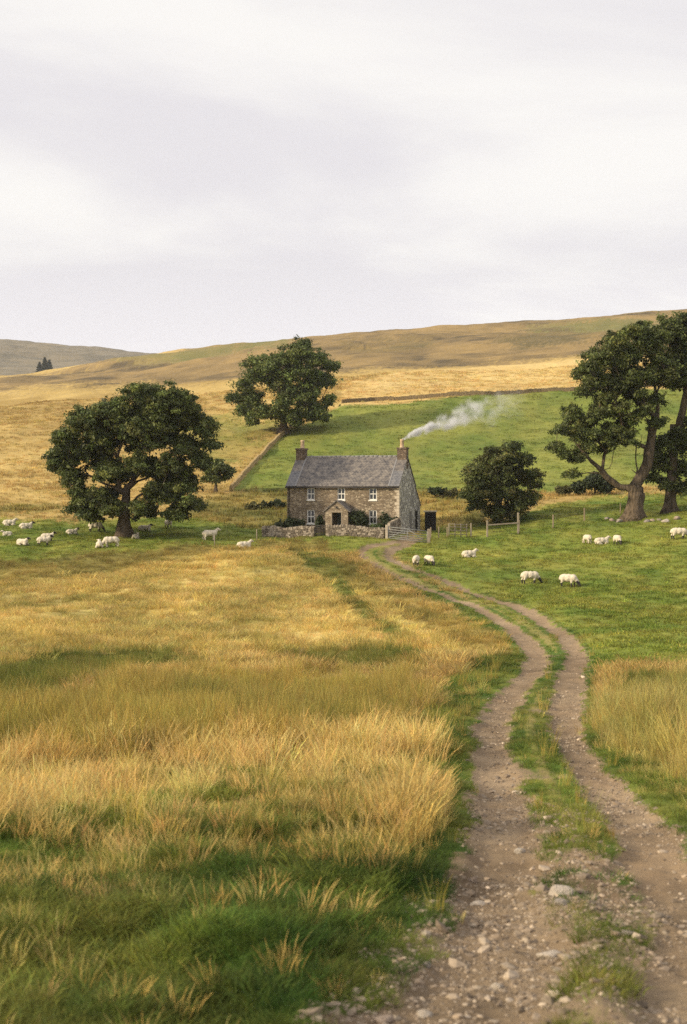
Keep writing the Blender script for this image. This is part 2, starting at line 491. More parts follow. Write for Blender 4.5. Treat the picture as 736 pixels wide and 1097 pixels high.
# ------------------------------------------------------------------ grass
def blade_mesh(name, n, h, spread, lean, width, droop, mat_, seed, seeds=0., wind=.15):
    r = np.random.default_rng(seed)
    V = []; Fc = []; C = []
    for i in range(n):
        a = r.uniform(0, 2*math.pi); rad = spread * math.sqrt(r.uniform())
        bx, by = rad * math.cos(a), rad * math.sin(a)
        hh = h * r.uniform(.55, 1.1)
        la = a + r.normal(0, .8); ln = lean * r.uniform(.3, 1.3) * hh
        dx, dy = math.cos(la) * ln + wind * hh, math.sin(la) * ln + .05 * hh
        wa = r.uniform(0, math.pi); wx, wy = math.cos(wa), math.sin(wa)
        w = width * r.uniform(.7, 1.3)
        ts = (0, .4, .75, 1.0)
        br = r.uniform(.72, 1.25); ye = r.uniform(-.12, .12)
        base = len(V)
        for t in ts:
            q = t ** 1.8
            ww = w * (1 - t * .75) * .5
            if seeds and t > .7: ww = w * seeds * (1.2 - t) * 1.5
            cx_, cy_, cz_ = bx + dx * q, by + dy * q, hh * (t - droop * t ** 3 * .5)
            V += [(cx_ - wx*ww, cy_ - wy*ww, cz_), (cx_ + wx*ww, cy_ + wy*ww, cz_)]
            C += [(br * (1 + ye), br, br * (1 - ye))] * 2
        for k in range(len(ts) - 1):
            p = base + 2*k
            Fc.append((p, p+1, p+3, p+2))
    return mesh_np(name, V, Fc, [mat_], colattr=np.array(C))

def grass_mat():
    m = bpy.data.materials.new('grass_blades'); nt, N, L = nodes_of(m); b = N['Principled BSDF']
    b.inputs['Roughness'].default_value = .75; b.inputs['Specular IOR Level'].default_value = .15
    a = N.new('ShaderNodeAttribute'); a.attribute_name = 'tcol'; a.attribute_type = 'INSTANCER'
    g = N.new('ShaderNodeAttribute'); g.attribute_name = 'gcol'; g.attribute_type = 'GEOMETRY'
    mu = N.new('ShaderNodeVectorMath'); mu.operation = 'MULTIPLY'
    L.new(a.outputs['Color'], mu.inputs[0]); L.new(g.outputs['Color'], mu.inputs[1])
    L.new(mu.outputs['Vector'], b.inputs['Base Color'])
    tr = N.new('ShaderNodeBsdfTranslucent'); L.new(mu.outputs['Vector'], tr.inputs['Color'])
    mx = N.new('ShaderNodeMixShader'); mx.inputs['Fac'].default_value = .35
    L.new(b.outputs['BSDF'], mx.inputs[1]); L.new(tr.outputs['BSDF'], mx.inputs[2])
    L.new(mx.outputs['Shader'], N['Material Output'].inputs['Surface'])
    return m
GM = grass_mat()
SRC = {}
def src(kind, *variants):
    c = bpy.data.collections.new('kit_' + kind)
    for v in variants:
        c.objects.link(bpy.data.objects.new(v.name, v))
    SRC[kind] = c
#                          n   h    spread lean width droop
src('tall', *[blade_mesh('tall_grass', 28, .58, .19, .42, .006, .15, GM, 10 + i, seeds=.9, wind=.12) for i in range(3)])
src('rush', *[blade_mesh('rush_tuft', 34, .72, .17, .34, .009, .05, GM, 20 + i, wind=.06) for i in range(3)])
src('mid',  *[blade_mesh('meadow_grass', 26, .42, .24, .55, .013, .2, GM, 30 + i, seeds=.6, wind=.1) for i in range(3)])
src('short',*[blade_mesh('short_grass', 36, .15, .17, .9, .009, .35, GM, 40 + i, wind=.06) for i in range(3)])
src('fine', *[blade_mesh('fine_grass', 30, .34, .2, .6, .0065, .2, GM, 70 + i, seeds=.5, wind=.08) for i in range(3)])
src('far',  *[blade_mesh('far_grass', 22, .42, .55, .6, .06, .2, GM, 50 + i, wind=.1) for i in range(3)])
src('turf', *[blade_mesh('turf_tuft', 24, .15, .4, .9, .045, .35, GM, 60 + i, wind=.06) for i in range(3)])

def scatter(name, kind, pts, rot, scl, col, label=None, mk='stuff'):
    me = bpy.data.meshes.new(name)
    me.vertices.add(len(pts)); me.vertices.foreach_set('co', np.asarray(pts, np.float32).ravel())
    a = me.attributes.new('rot', 'FLOAT_VECTOR', 'POINT'); a.data.foreach_set('vector', np.asarray(rot, np.float32).ravel())
    a = me.attributes.new('scl', 'FLOAT_VECTOR', 'POINT'); a.data.foreach_set('vector', np.asarray(scl, np.float32).ravel())
    a = me.attributes.new('pick', 'INT', 'POINT'); a.data.foreach_set('value', RNG.integers(0, 3, len(pts)).astype(np.int32))
    a = me.attributes.new('tcol', 'FLOAT_COLOR', 'POINT')
    c = np.ones((len(pts), 4), np.float32); c[:, :3] = col; a.data.foreach_set('color', c.ravel())
    me.update()
    o = link(name, me, kind=mk)
    if label: o['label'] = label
    ng = bpy.data.node_groups.new(name + '_scatter', 'GeometryNodeTree')
    ng.interface.new_socket('Geometry', in_out='INPUT', socket_type='NodeSocketGeometry')
    ng.interface.new_socket('Geometry', in_out='OUTPUT', socket_type='NodeSocketGeometry')
    N, L = ng.nodes, ng.links
    gi = N.new('NodeGroupInput'); go = N.new('NodeGroupOutput')
    ci = N.new('GeometryNodeCollectionInfo'); ci.inputs['Collection'].default_value = SRC[kind]; ci.inputs['Separate Children'].default_value = True; ci.inputs['Reset Children'].default_value = True
    ip = N.new('GeometryNodeInstanceOnPoints'); ip.inputs['Pick Instance'].default_value = True
    def na(n, t):
        q = N.new('GeometryNodeInputNamedAttribute'); q.data_type = t; q.inputs['Name'].default_value = n
        return q.outputs['Attribute']
    mp = N.new('GeometryNodeMeshToPoints')
    L.new(gi.outputs[0], mp.inputs['Mesh']); L.new(mp.outputs['Points'], ip.inputs['Points']); L.new(ci.outputs[0], ip.inputs['Instance'])
    L.new(na('pick', 'INT'), ip.inputs['Instance Index'])
    e2r = N.new('FunctionNodeEulerToRotation'); L.new(na('rot', 'FLOAT_VECTOR'), e2r.inputs[0]); L.new(e2r.outputs[0], ip.inputs['Rotation'])
    L.new(na('scl', 'FLOAT_VECTOR'), ip.inputs['Scale'])
    L.new(ip.outputs[0], go.inputs[0])
    md = o.modifiers.new('scatter', 'NODES'); md.node_group = ng
    return o

def sample(y0, y1, per_m2, umax=.30):
    """random ground points in the wedge of land between two distances"""
    n = int(per_m2 * umax * ((y1 + 3) ** 2 - (y0 + 3) ** 2))
    y = np.sqrt(RNG.uniform((y0 + 3) ** 2, (y1 + 3) ** 2, n)) - 3
    x = RNG.uniform(-umax, umax, n) * (y + 3)
    return x, y

def keep_off_house(x, y):
    lx = (x - HOUSE_O.x) * hux + (y - HOUSE_O.y) * huy
    ly = -(x - HOUSE_O.x) * huy + (y - HOUSE_O.y) * hux
    return ~((lx > -.3) & (lx < 11.4) & (ly > -1.6) & (ly < 8.8))

ZI = {k: i for i, k in enumerate(ZN)}
PATCH = lambda x, y, s, sc: fbm(x / sc, y / sc, s, 3)
def lay(name, kind, ranges, dens, size, label, tint=1.0, jitter=.2, umax=.40, stretch=None, hue={}):
    """dens: {zone: relative density 0..1}, size: {zone: height factor}"""
    XS = [sample(a, b, d, umax) for a, b, d in ranges]
    x = np.concatenate([q[0] for q in XS]); y = np.concatenate([q[1] for q in XS])
    zid = zones(x, y)
    dv = np.zeros(len(ZN)); sv = np.ones(len(ZN))
    for k, v in dens.items(): dv[ZI[k]] = v
    for k, v in size.items(): sv[ZI[k]] = v
    clump = np.clip(.72 + 1.0 * PATCH(x, y, 201, 1.0) + .8 * PATCH(x, y, 207, 4.5), .38, 1.7)
    if kind in ('short', 'turf'): clump = np.clip(.5 + .5 * clump, .75, 1.3)
    k = (RNG.uniform(size=len(x)) < dv[zid] * clump) & keep_off_house(x, y)
    x, y, zid, clump = x[k], y[k], zid[k], clump[k]
    z = height(x, y) - .02
    n = len(x)
    r, inner, e = track_masks(x, y)
    edge = np.where(y < 100, np.clip(.45 + e * .75, .45, 1), 1)
    s = sv[zid] * RNG.uniform(.5, 1.25, n) * (.6 + .45 * np.clip(clump, 0, 1.4)) * edge
    rot = np.c_[RNG.normal(0, .08, n), RNG.normal(0, .08, n), RNG.uniform(0, 6.28, n)]
    zc = zid.copy()
    for a, b in hue.items(): zc[zid == ZI[a]] = ZI[b]
    col = zone_colour(zc, x, y) * tint * RNG.lognormal(0, jitter, n)[:, None]
    col = col * (1 + RNG.normal(0, .06, (n, 3)))
    w = stretch(y) if stretch else 1.0
    scl = np.c_[s * w, s * w, s]
    print(name, n)
    return scatter(name, kind, np.c_[x, y, z], rot, scl, np.clip(col, .004, .8), label)

lay('tall_grass', 'tall', [(6, 14, 90), (14, 26, 60), (26, 45, 30)], {'palestraw': .95, 'rushright': .3, 'meadow': .8, 'rush': .25, 'lush': .06, 'hollow': .1, 'mixed': .27},
    {'palestraw': 1.0, 'rushright': 1.1, 'lush': .5, 'meadow': .8, 'mixed': .58}, 'tall straw coloured grass with seed heads in the rough meadow beside the track', 1.1, hue={'lush': 'palestraw', 'hollow': 'rush', 'mixed': 'palestraw'})
lay('rushes', 'rush', [(12, 20, 16), (20, 34, 22), (34, 72, 12)], {'rush': .9, 'rushright': .7, 'hollow': .55, 'meadow': .16, 'lush': .03, 'palestraw': .12, 'mixed': .08},
    {'rush': 1.0, 'rushright': 1.0, 'hollow': .72, 'meadow': .85, 'palestraw': .8, 'mixed': .7}, 'olive and golden rushes standing in the wet band of the meadow', 1.1, hue={'meadow': 'rush', 'palestraw': 'rush', 'lush': 'rush', 'mixed': 'rush'})
lay('fine_grass', 'fine', [(6, 14, 110), (14, 30, 55), (30, 48, 18)], {'lush': .55, 'palestraw': .4, 'rushright': .6, 'hollow': .6, 'rush': .4, 'strip': .16, 'mixed': .8},
    {'lush': .36, 'strip': .4, 'mixed': .5}, 'fine yellowish grass stems mixed through the green turf of the meadow', 1.1, hue={'lush': 'lime', 'mixed': 'lime', 'strip': 'lime'})
lay('meadow_grass', 'mid', [(26, 60, 15), (60, 130, 9)], {'meadow': .95, 'rough': .85, 'palestraw': .35, 'rush': .5, 'hollow': .5, 'gold': .7, 'rushright': .25, 'lush': .1, 'pasture': .03},
    {'hollow': .6, 'rough': .8, 'lush': .55, 'palestraw': .8, 'pasture': .5}, 'golden tussocky meadow grass on the slope below the cottage', 1.1, stretch=lambda y: 1 + y / 160, hue={'lush': 'lime'})
lay('short_grass', 'short', [(6, 14, 210), (14, 30, 85), (30, 60, 20)], {'lush': 1, 'pasture': .9, 'hollow': .8, 'palestraw': .5, 'rushright': .8, 'rush': .2, 'strip': .55, 'mixed': .9},
    {'lush': .92, 'strip': .48, 'palestraw': 1.2}, 'short green grass along the verges and on the strip between the wheel ruts', 1.1, jitter=.28, stretch=lambda y: 1 + y / 70, hue={'palestraw': 'hollow', 'mixed': 'lush'})
lay('pasture_turf', 'turf', [(52, 100, 6), (100, 150, 4), (150, 260, 1.3)], {'pasture': 1, 'fieldgreen': .35, 'lush': .9, 'hollow': .6, 'strip': .5},
    {'pasture': 1.1, 'strip': .5, 'fieldgreen': 1.3}, 'close grazed green pasture turf around the sheep', 1.1, jitter=.22, stretch=lambda y: 1 + np.maximum(y - 140, 0) / 90)
lay('hill_grass', 'far', [(125, 200, 2.2), (200, 330, .9)], {'gold': .9, 'rough': 1, 'straw': .7, 'fieldgreen': .3, 'greenpatch': .6, 'moor': .8, 'wallbank': 1},
    {'fieldgreen': .36, 'straw': .7, 'greenpatch': .7, 'gold': .75, 'wallbank': .8}, 'rough golden grass covering the hillside behind the cottage', 1.1, stretch=lambda y: 1 + (y - 120) / 200)

# ------------------------------------------------------------------ track stones
def rock_bm(seed, sub=2, flat=.6, rough_=.28):
    r = random.Random(seed); bm = bmesh.new()
    bmesh.ops.create_icosphere(bm, subdivisions=sub, radius=.5)
    planes = [(Vector((r.gauss(0, 1), r.gauss(0, 1), r.gauss(0, .8))).normalized(), r.uniform(.26, .46)) for _ in range(11)]
    for v in bm.verts:
        for n, d in planes:
            k = v.co.dot(n)
            if k > d: v.co -= n * (k - d) * .92
        v.co += Vector((r.uniform(-1, 1), r.uniform(-1, 1), r.uniform(-1, 1))) * .03 * rough_
        v.co.x *= 1.15; v.co.z *= flat
    return bm
STONE_I = attr_mat('gravel_stone', 'tcol', 'INSTANCER', rough=.9, var=.25, nscale=6)
src('stone', *[bm_mesh('pebble', rock_bm(300 + i, 1, .6), [STONE_I]) for i in range(3)])
def lay_stones():
    P = []
    for y0, y1, d, s0 in ((6, 13, 1300, .015), (13, 22, 560, .019), (22, 45, 130, .027), (45, 75, 8, .045), (6, 15, 70, .042), (15, 24, 26, .046)):
        x, y = sample(y0, y1, d, .30)
        r, inner, e = track_masks(x, y)
        cl = fbm(x * 1.3, y * 1.3, 401, 3)
        ok = ((r < 1.15) | (inner & (y < 20)) | ((e < .4) & (y < 14))) & (RNG.uniform(size=len(x)) < np.clip(.55 + 1.2 * cl + .35 * (r > .6), .08, 1))
        x, y = x[ok], y[ok]
        s = np.minimum(s0 * RNG.lognormal(0, .55, len(x)), .16)
        P.append(np.c_[x, y, s])
    P = np.concatenate(P); n = len(P)
    z = height(P[:, 0], P[:, 1]) + P[:, 2] * .02
    tone = RNG.uniform(0, 1, n)[:, None] ** 2.0
    col = (np.array([.20, .15, .105]) * (1 - tone) + np.array([.36, .29, .215]) * tone) * RNG.lognormal(-.12, .25, n)[:, None]
    rot = np.c_[RNG.normal(0, .25, n), RNG.normal(0, .25, n), RNG.uniform(0, 6.28, n)]
    scl = P[:, 2:3] * RNG.uniform(.75, 1.35, (n, 3))
    print('stones', n)
    scatter('track_gravel', 'stone', np.c_[P[:, :2], z], rot, scl, col, 'loose stones and gravel scattered over the rutted track')
lay_stones()

STONE = {}
for nm, c1, c2 in (('pale', (.46, .40, .33), (.33, .27, .21)), ('grey', (.30, .26, .22), (.20, .17, .14)), ('brown', (.26, .19, .14), (.34, .27, .21))):
    STONE[nm] = mat('rock_' + nm, c1, .9, .2, noise=(5, c2, .22), bump=(14, .05))
def rock(px, py, width_px, label, tone='pale', flat=.5, seed=0, name='rock'):
    g = ground(px, py); s = width_px * math.hypot(g.y, 1) / F
    o = link(name, bm_mesh(name, rock_bm(500 + seed, 3, flat), [STONE[tone]], smooth=True), label=label, category='rock')
    o.location = g + Vector((0, 0, s * .1)); o.scale = (s * .95,) * 3; o.rotation_euler = (0, 0, seed * 1.3)
for i, a in enumerate([
    (601, 957, 26, 'smooth pale boulder bedded in the middle strip of the track beside grass', 'pale', .75),
    (590, 1014, 34, 'long flat pale stone lying on the track below the smooth boulder', 'pale', .34),
    (602, 972, 20, 'small flat grey stone on the track just below the smooth boulder', 'grey', .4),
    (557, 903, 13, 'small pale stone on the edge of the middle grass strip', 'pale', .6),
    (506, 936, 14, 'dark rounded stone at the left grassy edge of the track', 'brown', .7),
    (513, 955, 20, 'low pale stone half sunk in the left wheel rut', 'pale', .35),
    (458, 1027, 12, 'bluish grey cobble at the foot of the left green verge', 'grey', .7),
    (455, 1073, 20, 'broad pale cobble at the bottom of the left rut by the verge', 'pale', .45),
    (412, 1082, 28, 'pair wide pinkish slab lying against the dark grass of the left verge'.replace('pair wide ', 'wide '), 'brown', .4),
    (533, 1042, 18, 'squat tan cobble in the stony middle of the left rut', 'pale', .6),
    (672, 1003, 16, 'small grey stone beside tufts on the right side of the strip', 'grey', .55),
    ]):
    rock(*a, seed=i)

# ------------------------------------------------------------------ building materials
def stone_mat(name, c1, c2, c3, mortar, scale=4.2, bumpd=.04):
    """rubble masonry: voronoi stones of several colours with recessed joints"""
    m = bpy.data.materials.new(name); nt, N, L = nodes_of(m); b = N['Principled BSDF']
    b.inputs['Roughness'].default_value = .92; b.inputs['Specular IOR Level'].default_value = .15
    tc = N.new('ShaderNodeTexCoord'); mp = N.new('ShaderNodeMapping'); mp.inputs['Scale'].default_value = (1, 1, 1.7)
    L.new(tc.outputs['Object'], mp.inputs['Vector'])
    wob = N.new('ShaderNodeTexNoise'); wob.inputs['Scale'].default_value = 5; L.new(mp.outputs['Vector'], wob.inputs['Vector'])
    ad = N.new('ShaderNodeVectorMath'); ad.operation = 'MULTIPLY_ADD'; ad.inputs[1].default_value = (.14, .14, .14)
    L.new(wob.outputs['Color'], ad.inputs[0]); L.new(mp.outputs['Vector'], ad.inputs[2])
    v = N.new('ShaderNodeTexVoronoi'); v.inputs['Scale'].default_value = scale; L.new(ad.outputs['Vector'], v.inputs['Vector'])
    e = N.new('ShaderNodeTexVoronoi'); e.feature = 'DISTANCE_TO_EDGE'; e.inputs['Scale'].default_value = scale; L.new(ad.outputs['Vector'], e.inputs['Vector'])
    rp = N.new('ShaderNodeValToRGB'); rp.color_ramp.interpolation = 'LINEAR'
    rp.color_ramp.elements[0].color = (*c1, 1); rp.color_ramp.elements[1].color = (*c3, 1)
    k = rp.color_ramp.elements.new(.55); k.color = (*c2, 1)
    sp = N.new('ShaderNodeSeparateColor'); L.new(v.outputs['Color'], sp.inputs['Color']); L.new(sp.outputs['Red'], rp.inputs['Fac'])
    st = N.new('ShaderNodeTexNoise'); st.inputs['Scale'].default_value = .8; st.inputs['Detail'].default_value = 6; L.new(tc.outputs['Object'], st.inputs['Vector'])
    sr = N.new('ShaderNodeMapRange'); sr.inputs['From Min'].default_value = .3; sr.inputs['From Max'].default_value = .7; sr.inputs['To Min'].default_value = .7; sr.inputs['To Max'].default_value = 1.25
    L.new(st.outputs['Fac'], sr.inputs['Value'])
    sc = N.new('ShaderNodeVectorMath'); sc.operation = 'SCALE'; L.new(rp.outputs['Color'], sc.inputs[0]); L.new(sr.outputs['Result'], sc.inputs['Scale'])
    jr = N.new('ShaderNodeMapRange'); jr.inputs['From Min'].default_value = .02; jr.inputs['From Max'].default_value = .09; L.new(e.outputs['Distance'], jr.inputs['Value'])
    mx = N.new('ShaderNodeMix'); mx.data_type = 'RGBA'; mx.inputs['A'].default_value = (*mortar, 1)
    L.new(sc.outputs['Vector'], mx.inputs['B']); L.new(jr.outputs['Result'], mx.inputs['Factor']); L.new(mx.outputs['Result'], b.inputs['Base Color'])
    bp = N.new('ShaderNodeBump'); bp.inputs['Distance'].default_value = bumpd; L.new(jr.outputs['Result'], bp.inputs['Height']); L.new(bp.outputs['Normal'], b.inputs['Normal'])
    return m

def slate_mat(name, c1, c2, c3):
    m = bpy.data.materials.new(name); nt, N, L = nodes_of(m); b = N['Principled BSDF']
    b.inputs['Roughness'].default_value = .7; b.inputs['Specular IOR Level'].default_value = .3
    tc = N.new('ShaderNodeTexCoord'); s = N.new('ShaderNodeSeparateXYZ'); L.new(tc.outputs['Object'], s.inputs[0])
    z = N.new('ShaderNodeMath'); z.operation = 'MULTIPLY'; z.inputs[1].default_value = 1.5; L.new(s.outputs['Z'], z.inputs[0])
    c = N.new('ShaderNodeCombineXYZ'); L.new(s.outputs['X'], c.inputs[0]); L.new(z.outputs[0], c.inputs[1])
    br = N.new('ShaderNodeTexBrick'); L.new(c.outputs[0], br.inputs['Vector'])
    br.inputs['Scale'].default_value = 1; br.inputs['Brick Width'].default_value = .3; br.inputs['Row Height'].default_value = .24
    br.inputs['Mortar Size'].default_value = .012; br.inputs['Color1'].default_value = (*c1, 1); br.inputs['Color2'].default_value = (*c2, 1); br.inputs['Mortar'].default_value = (c1[0]*.4, c1[1]*.4, c1[2]*.4, 1)
    nz = N.new('ShaderNodeTexNoise'); nz.inputs['Scale'].default_value = 2.2; nz.inputs['Detail'].default_value = 8; nz.inputs['Roughness'].default_value = .7; L.new(tc.outputs['Object'], nz.inputs['Vector'])
    mr = N.new('ShaderNodeMapRange'); mr.inputs['From Min'].default_value = .42; mr.inputs['From Max'].default_value = .66; L.new(nz.outputs['Fac'], mr.inputs['Value'])
    mx = N.new('ShaderNodeMix'); mx.data_type = 'RGBA'; mx.inputs['B'].default_value = (*c3, 1)
    L.new(br.outputs['Color'], mx.inputs['A']); L.new(mr.outputs['Result'], mx.inputs['Factor']); L.new(mx.outputs['Result'], b.inputs['Base Color'])
    bp = N.new('ShaderNodeBump'); bp.inputs['Distance'].default_value = .03; L.new(br.outputs['Fac'], bp.inputs['Height']); bp.invert = True; L.new(bp.outputs['Normal'], b.inputs['Normal'])
    return m

M_FRONT = stone_mat('rubble_stone', (.155, .118, .083), (.23, .178, .122), (.385, .315, .225), (.24, .19, .135), 3.3)
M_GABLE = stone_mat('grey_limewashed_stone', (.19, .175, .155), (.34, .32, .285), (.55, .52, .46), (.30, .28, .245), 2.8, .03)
M_STACK = stone_mat('chimney_stone', (.12, .085, .06), (.17, .12, .085), (.22, .165, .12), (.11, .085, .065), 4.5)
M_SLATE = slate_mat('slate', (.078, .071, .072), (.105, .094, .09), (.225, .193, .16))
M_VERGE = slate_mat('verge_slate', (.105, .105, .115), (.135, .133, .14), (.18, .17, .165))
M_WHITE = mat('white_paint', (.76, .74, .69), .5, .3, noise=(6, (.66, .63, .57), .2))
M_GLASS = mat('window_glass', (.025, .028, .03), .08, .5)
M_DARK = mat('dark_iron', (.03, .028, .026), .6, .3, noise=(8, (.05, .04, .035), .2))
M_POT = mat('terracotta_pot', (.50, .37, .24), .85, .15, noise=(4, (.36, .25, .16), .2))
M_LEAD = mat('lead_flashing', (.22, .21, .205), .7, .3, noise=(5, (.15, .145, .145), .2))
M_JAMB = mat('worn_stone_jamb', (.30, .245, .18), .9, .15, noise=(6, (.20, .16, .115), .2))
M_DOOR = mat('faded_green_door', (.20, .215, .18), .7, .2, noise=(5, (.09, .10, .08), .2))
M_BOARD = mat('weathered_boards', (.21, .195, .18), .9, .1, noise=(4, (.15, .14, .125), .2))
M_SILL = mat('pale_dressed_stone', (.50, .43, .33), .9, .2, noise=(6, (.40, .33, .25), .2))
M_TIMBER = mat('dark_timber', (.022, .019, .017), .9, .1)  # near-black timber of the shed and the back door

# ------------------------------------------------------------------ cottage
LEN, DEP, DEP2 = 10.95, 6.2, 8.25
EAVE, RIDGE, REAR = 4.45, 7.08, 2.55
house = empty('stone_cottage', HOUSE_O, HROT, 'two storey stone farm cottage with slate roof, porch and two chimneys', 'cottage')
WINS = [(2.37, 3.1, 4.2), (5.36, 3.1, 4.2), (8.44, 3.1, 4.2), (2.37, .86, 2.14), (8.44, .86, 2.14)]
WW = .37
def house_walls():
    bm = bmesh.new()
    opens = [(cx - WW, cx + WW, z0, z1) for cx, z0, z1 in WINS] + [(4.9, 5.8, -.4, 1.95)]
    xs = sorted({0., LEN, *[o[0] for o in opens], *[o[1] for o in opens]}); zs = sorted({-.6, EAVE, *[o[2] for o in opens], *[o[3] for o in opens]})
    for xa, xb in zip(xs, xs[1:]):
        for za, zb in zip(zs, zs[1:]):
            xm, zm = (xa + xb) / 2, (za + zb) / 2
            if any(o[0] < xm < o[1] and o[2] < zm < o[3] for o in opens): continue
            bm.faces.new([bm.verts.new(p) for p in ((xa, 0, za), (xb, 0, za), (xb, 0, zb), (xa, 0, zb))])
    for a, b, c, d in opens:
        for q in (((a,0,c),(a,.2,c),(a,.2,d),(a,0,d)), ((b,0,c),(b,0,d),(b,.2,d),(b,.2,c)), ((a,0,d),(a,.2,d),(b,.2,d),(b,0,d)), ((a,0,c),(b,0,c),(b,.2,c),(a,.2,c))):
            bm.faces.new([bm.verts.new(p) for p in q])
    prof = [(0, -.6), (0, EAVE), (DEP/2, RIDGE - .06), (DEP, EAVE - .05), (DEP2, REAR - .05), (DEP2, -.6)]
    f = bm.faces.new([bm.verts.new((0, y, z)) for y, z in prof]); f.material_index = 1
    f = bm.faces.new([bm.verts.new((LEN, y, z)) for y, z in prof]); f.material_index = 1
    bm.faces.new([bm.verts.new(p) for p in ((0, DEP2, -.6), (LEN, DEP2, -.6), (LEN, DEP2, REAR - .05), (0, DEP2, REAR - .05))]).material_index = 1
    link('wall', bm_mesh('cottage_wall', bm, [M_FRONT, M_GABLE]), house)
house_walls()

def roof_slab(bm, x0, x1, ya, za, yb, zb, th=.11, mi=0):
    n = Vector((0, -(zb - za), yb - ya)).normalized()
    if n.z < 0: n = -n
    lo = [Vector(p) for p in ((x0, ya, za), (x1, ya, za), (x1, yb, zb), (x0, yb, zb))]
    v = [bm.verts.new(p) for p in lo] + [bm.verts.new(p + n * th) for p in lo]
    for q in ((3,2,1,0),(4,5,6,7),(0,1,5,4),(1,2,6,5),(2,3,7,6),(3,0,4,7)):
        bm.faces.new([v[i] for i in q]).material_index = mi
sl = (RIDGE - EAVE) / (DEP / 2)
bm = bmesh.new()
roof_slab(bm, -.06, LEN + .06, -.2, EAVE - .2 * sl, DEP / 2, RIDGE)
roof_slab(bm, -.06, LEN + .06, DEP + .16, EAVE - .16 * sl, DEP / 2, RIDGE)
roof_slab(bm, -.05, LEN + .05, DEP2 + .15, REAR - .12, DEP - .1, EAVE - .09, .09)
roof = link('roof', bm_mesh('cottage_roof', bm, [M_SLATE]), house)
bm = bmesh.new()
rr_ = random.Random(3); x = -.06
while x < LEN:
    w = rr_.uniform(.4, .5); x1 = min(x + w, LEN + .06); h = rr_.uniform(.0, .025)
    bm.faces.ensure_lookup_table()
    tube(bm, [(x, DEP/2, RIDGE + .1 + h), (x1 - .012, DEP/2, RIDGE + .1 + h)], .1, 8)
    x = x1
link('ridge_tiles', bm_mesh('ridge_tiles', bm, [M_LEAD]), roof)
for xa, xb in ((-.065, .95), (LEN - .95, LEN + .065)):
    bm = bmesh.new(); n = Vector((0, -sl, 1)).normalized() * .113
    roof_slab(bm, xa, xb, -.205 + n.y, EAVE - .205 * sl + n.z, DEP/2 - .12, RIDGE - .12 * sl + n.z, .022)
    bx = xb if xa < 1 else xa
    roof_slab(bm, bx - .06, bx + .06, -.2 + n.y, EAVE - .2 * sl + n.z, DEP/2 - .14, RIDGE - .14 * sl + n.z, .05, 1)
    link('verge_slates', bm_mesh('verge_slates', bm, [M_VERGE, M_LEAD]), roof, label='smoother bluish slates along the gable edge')

for i, x0 in enumerate((.0, LEN - .88)):
    bm = bmesh.new()
    bbox(bm, x0, x0 + .88, 2.68, 3.52, 6.0, 7.86, jit=.01)
    bbox(bm, x0 - .07, x0 + .95, 2.61, 3.59, 7.86, 8.02, jit=.012, bev=.02)
    ch = link('chimney', bm_mesh('chimney', bm, [M_STACK]), house)
    bm = bmesh.new(); xc = x0 + (.52 if i == 0 else .36)
    tube(bm, [(xc, 3.1, 8.0), (xc, 3.1, 8.08), (xc, 3.1, 8.62), (xc, 3.1, 8.66), (xc, 3.1, 8.8)], [.22, .2, .165, .2, .19], 14)
    link('chimney_pot', bm_mesh('chimney_pot', bm, [M_POT], True), ch)
    bm = bmesh.new(); bbox(bm, x0 - .03, x0 + .93, 2.6, 2.7, 6.62, 6.76)
    link('flashing', bm_mesh('flashing', bm, [M_LEAD]), ch)

for cx, z0, z1 in WINS:
    bm = bmesh.new(); t = .075
    for q in ((cx - WW, cx - WW + t, z0, z1), (cx + WW - t, cx + WW, z0, z1), (cx - WW + t, cx + WW - t, z1 - t, z1), (cx - WW + t, cx + WW - t, z0, z0 + t)):
        bbox(bm, q[0], q[1], .06, .16, q[2], q[3])
    zm = (z0 + z1) / 2
    bbox(bm, cx - WW + t, cx + WW - t, .075, .15, zm - .035, zm + .035)
    bbox(bm, cx - .028, cx + .028, .085, .145, z0 + t, zm - .035); bbox(bm, cx - .028, cx + .028, .085, .145, zm + .035, z1 - t)
    w = link('window', bm_mesh('window_frame', bm, [M_WHITE]), house)
    bm = bmesh.new(); bbox(bm, cx - WW + .03, cx + WW - .03, .13, .14, z0 + .03, z1 - .03)
    link('pane', bm_mesh('pane', bm, [M_GLASS]), w)
    bm = bmesh.new(); bbox(bm, cx - WW - .05, cx + WW + .05, -.07, .12, z0 - .12, z0 - .003, bev=.01)
    link('sill', bm_mesh('sill', bm, [M_WHITE]), w)
    bm = bmesh.new(); bbox(bm, cx - WW - .1, cx + WW + .1, -.012, .1, z1 + .003, z1 + .2, jit=.008)
    link('lintel', bm_mesh('lintel', bm, [M_FRONT]), w)
bm = bmesh.new()
for k in range(15):
    z = -.1 + k * .3; w = .42 if k % 2 else .24
    bbox(bm, LEN - w, LEN + .015, -.015, .24 if k % 2 else .42, z + .01, z + .285, jit=.008)
link('quoins', bm_mesh('quoins', bm, [M_SILL]), house)
bm = bmesh.new(); tube(bm, [(-.1, -.27, EAVE - .2), (LEN + .05, -.27, EAVE - .23)], .06, 8)
g_ = link('gutter', bm_mesh('gutter', bm, [M_DARK]), house)
bm = bmesh.new(); tube(bm, [(.22, -.25, EAVE - .24), (.22, -.07, EAVE - .42), (.22, -.06, 0)], .045, 8)
link('downpipe', bm_mesh('downpipe', bm, [M_DARK]), house)
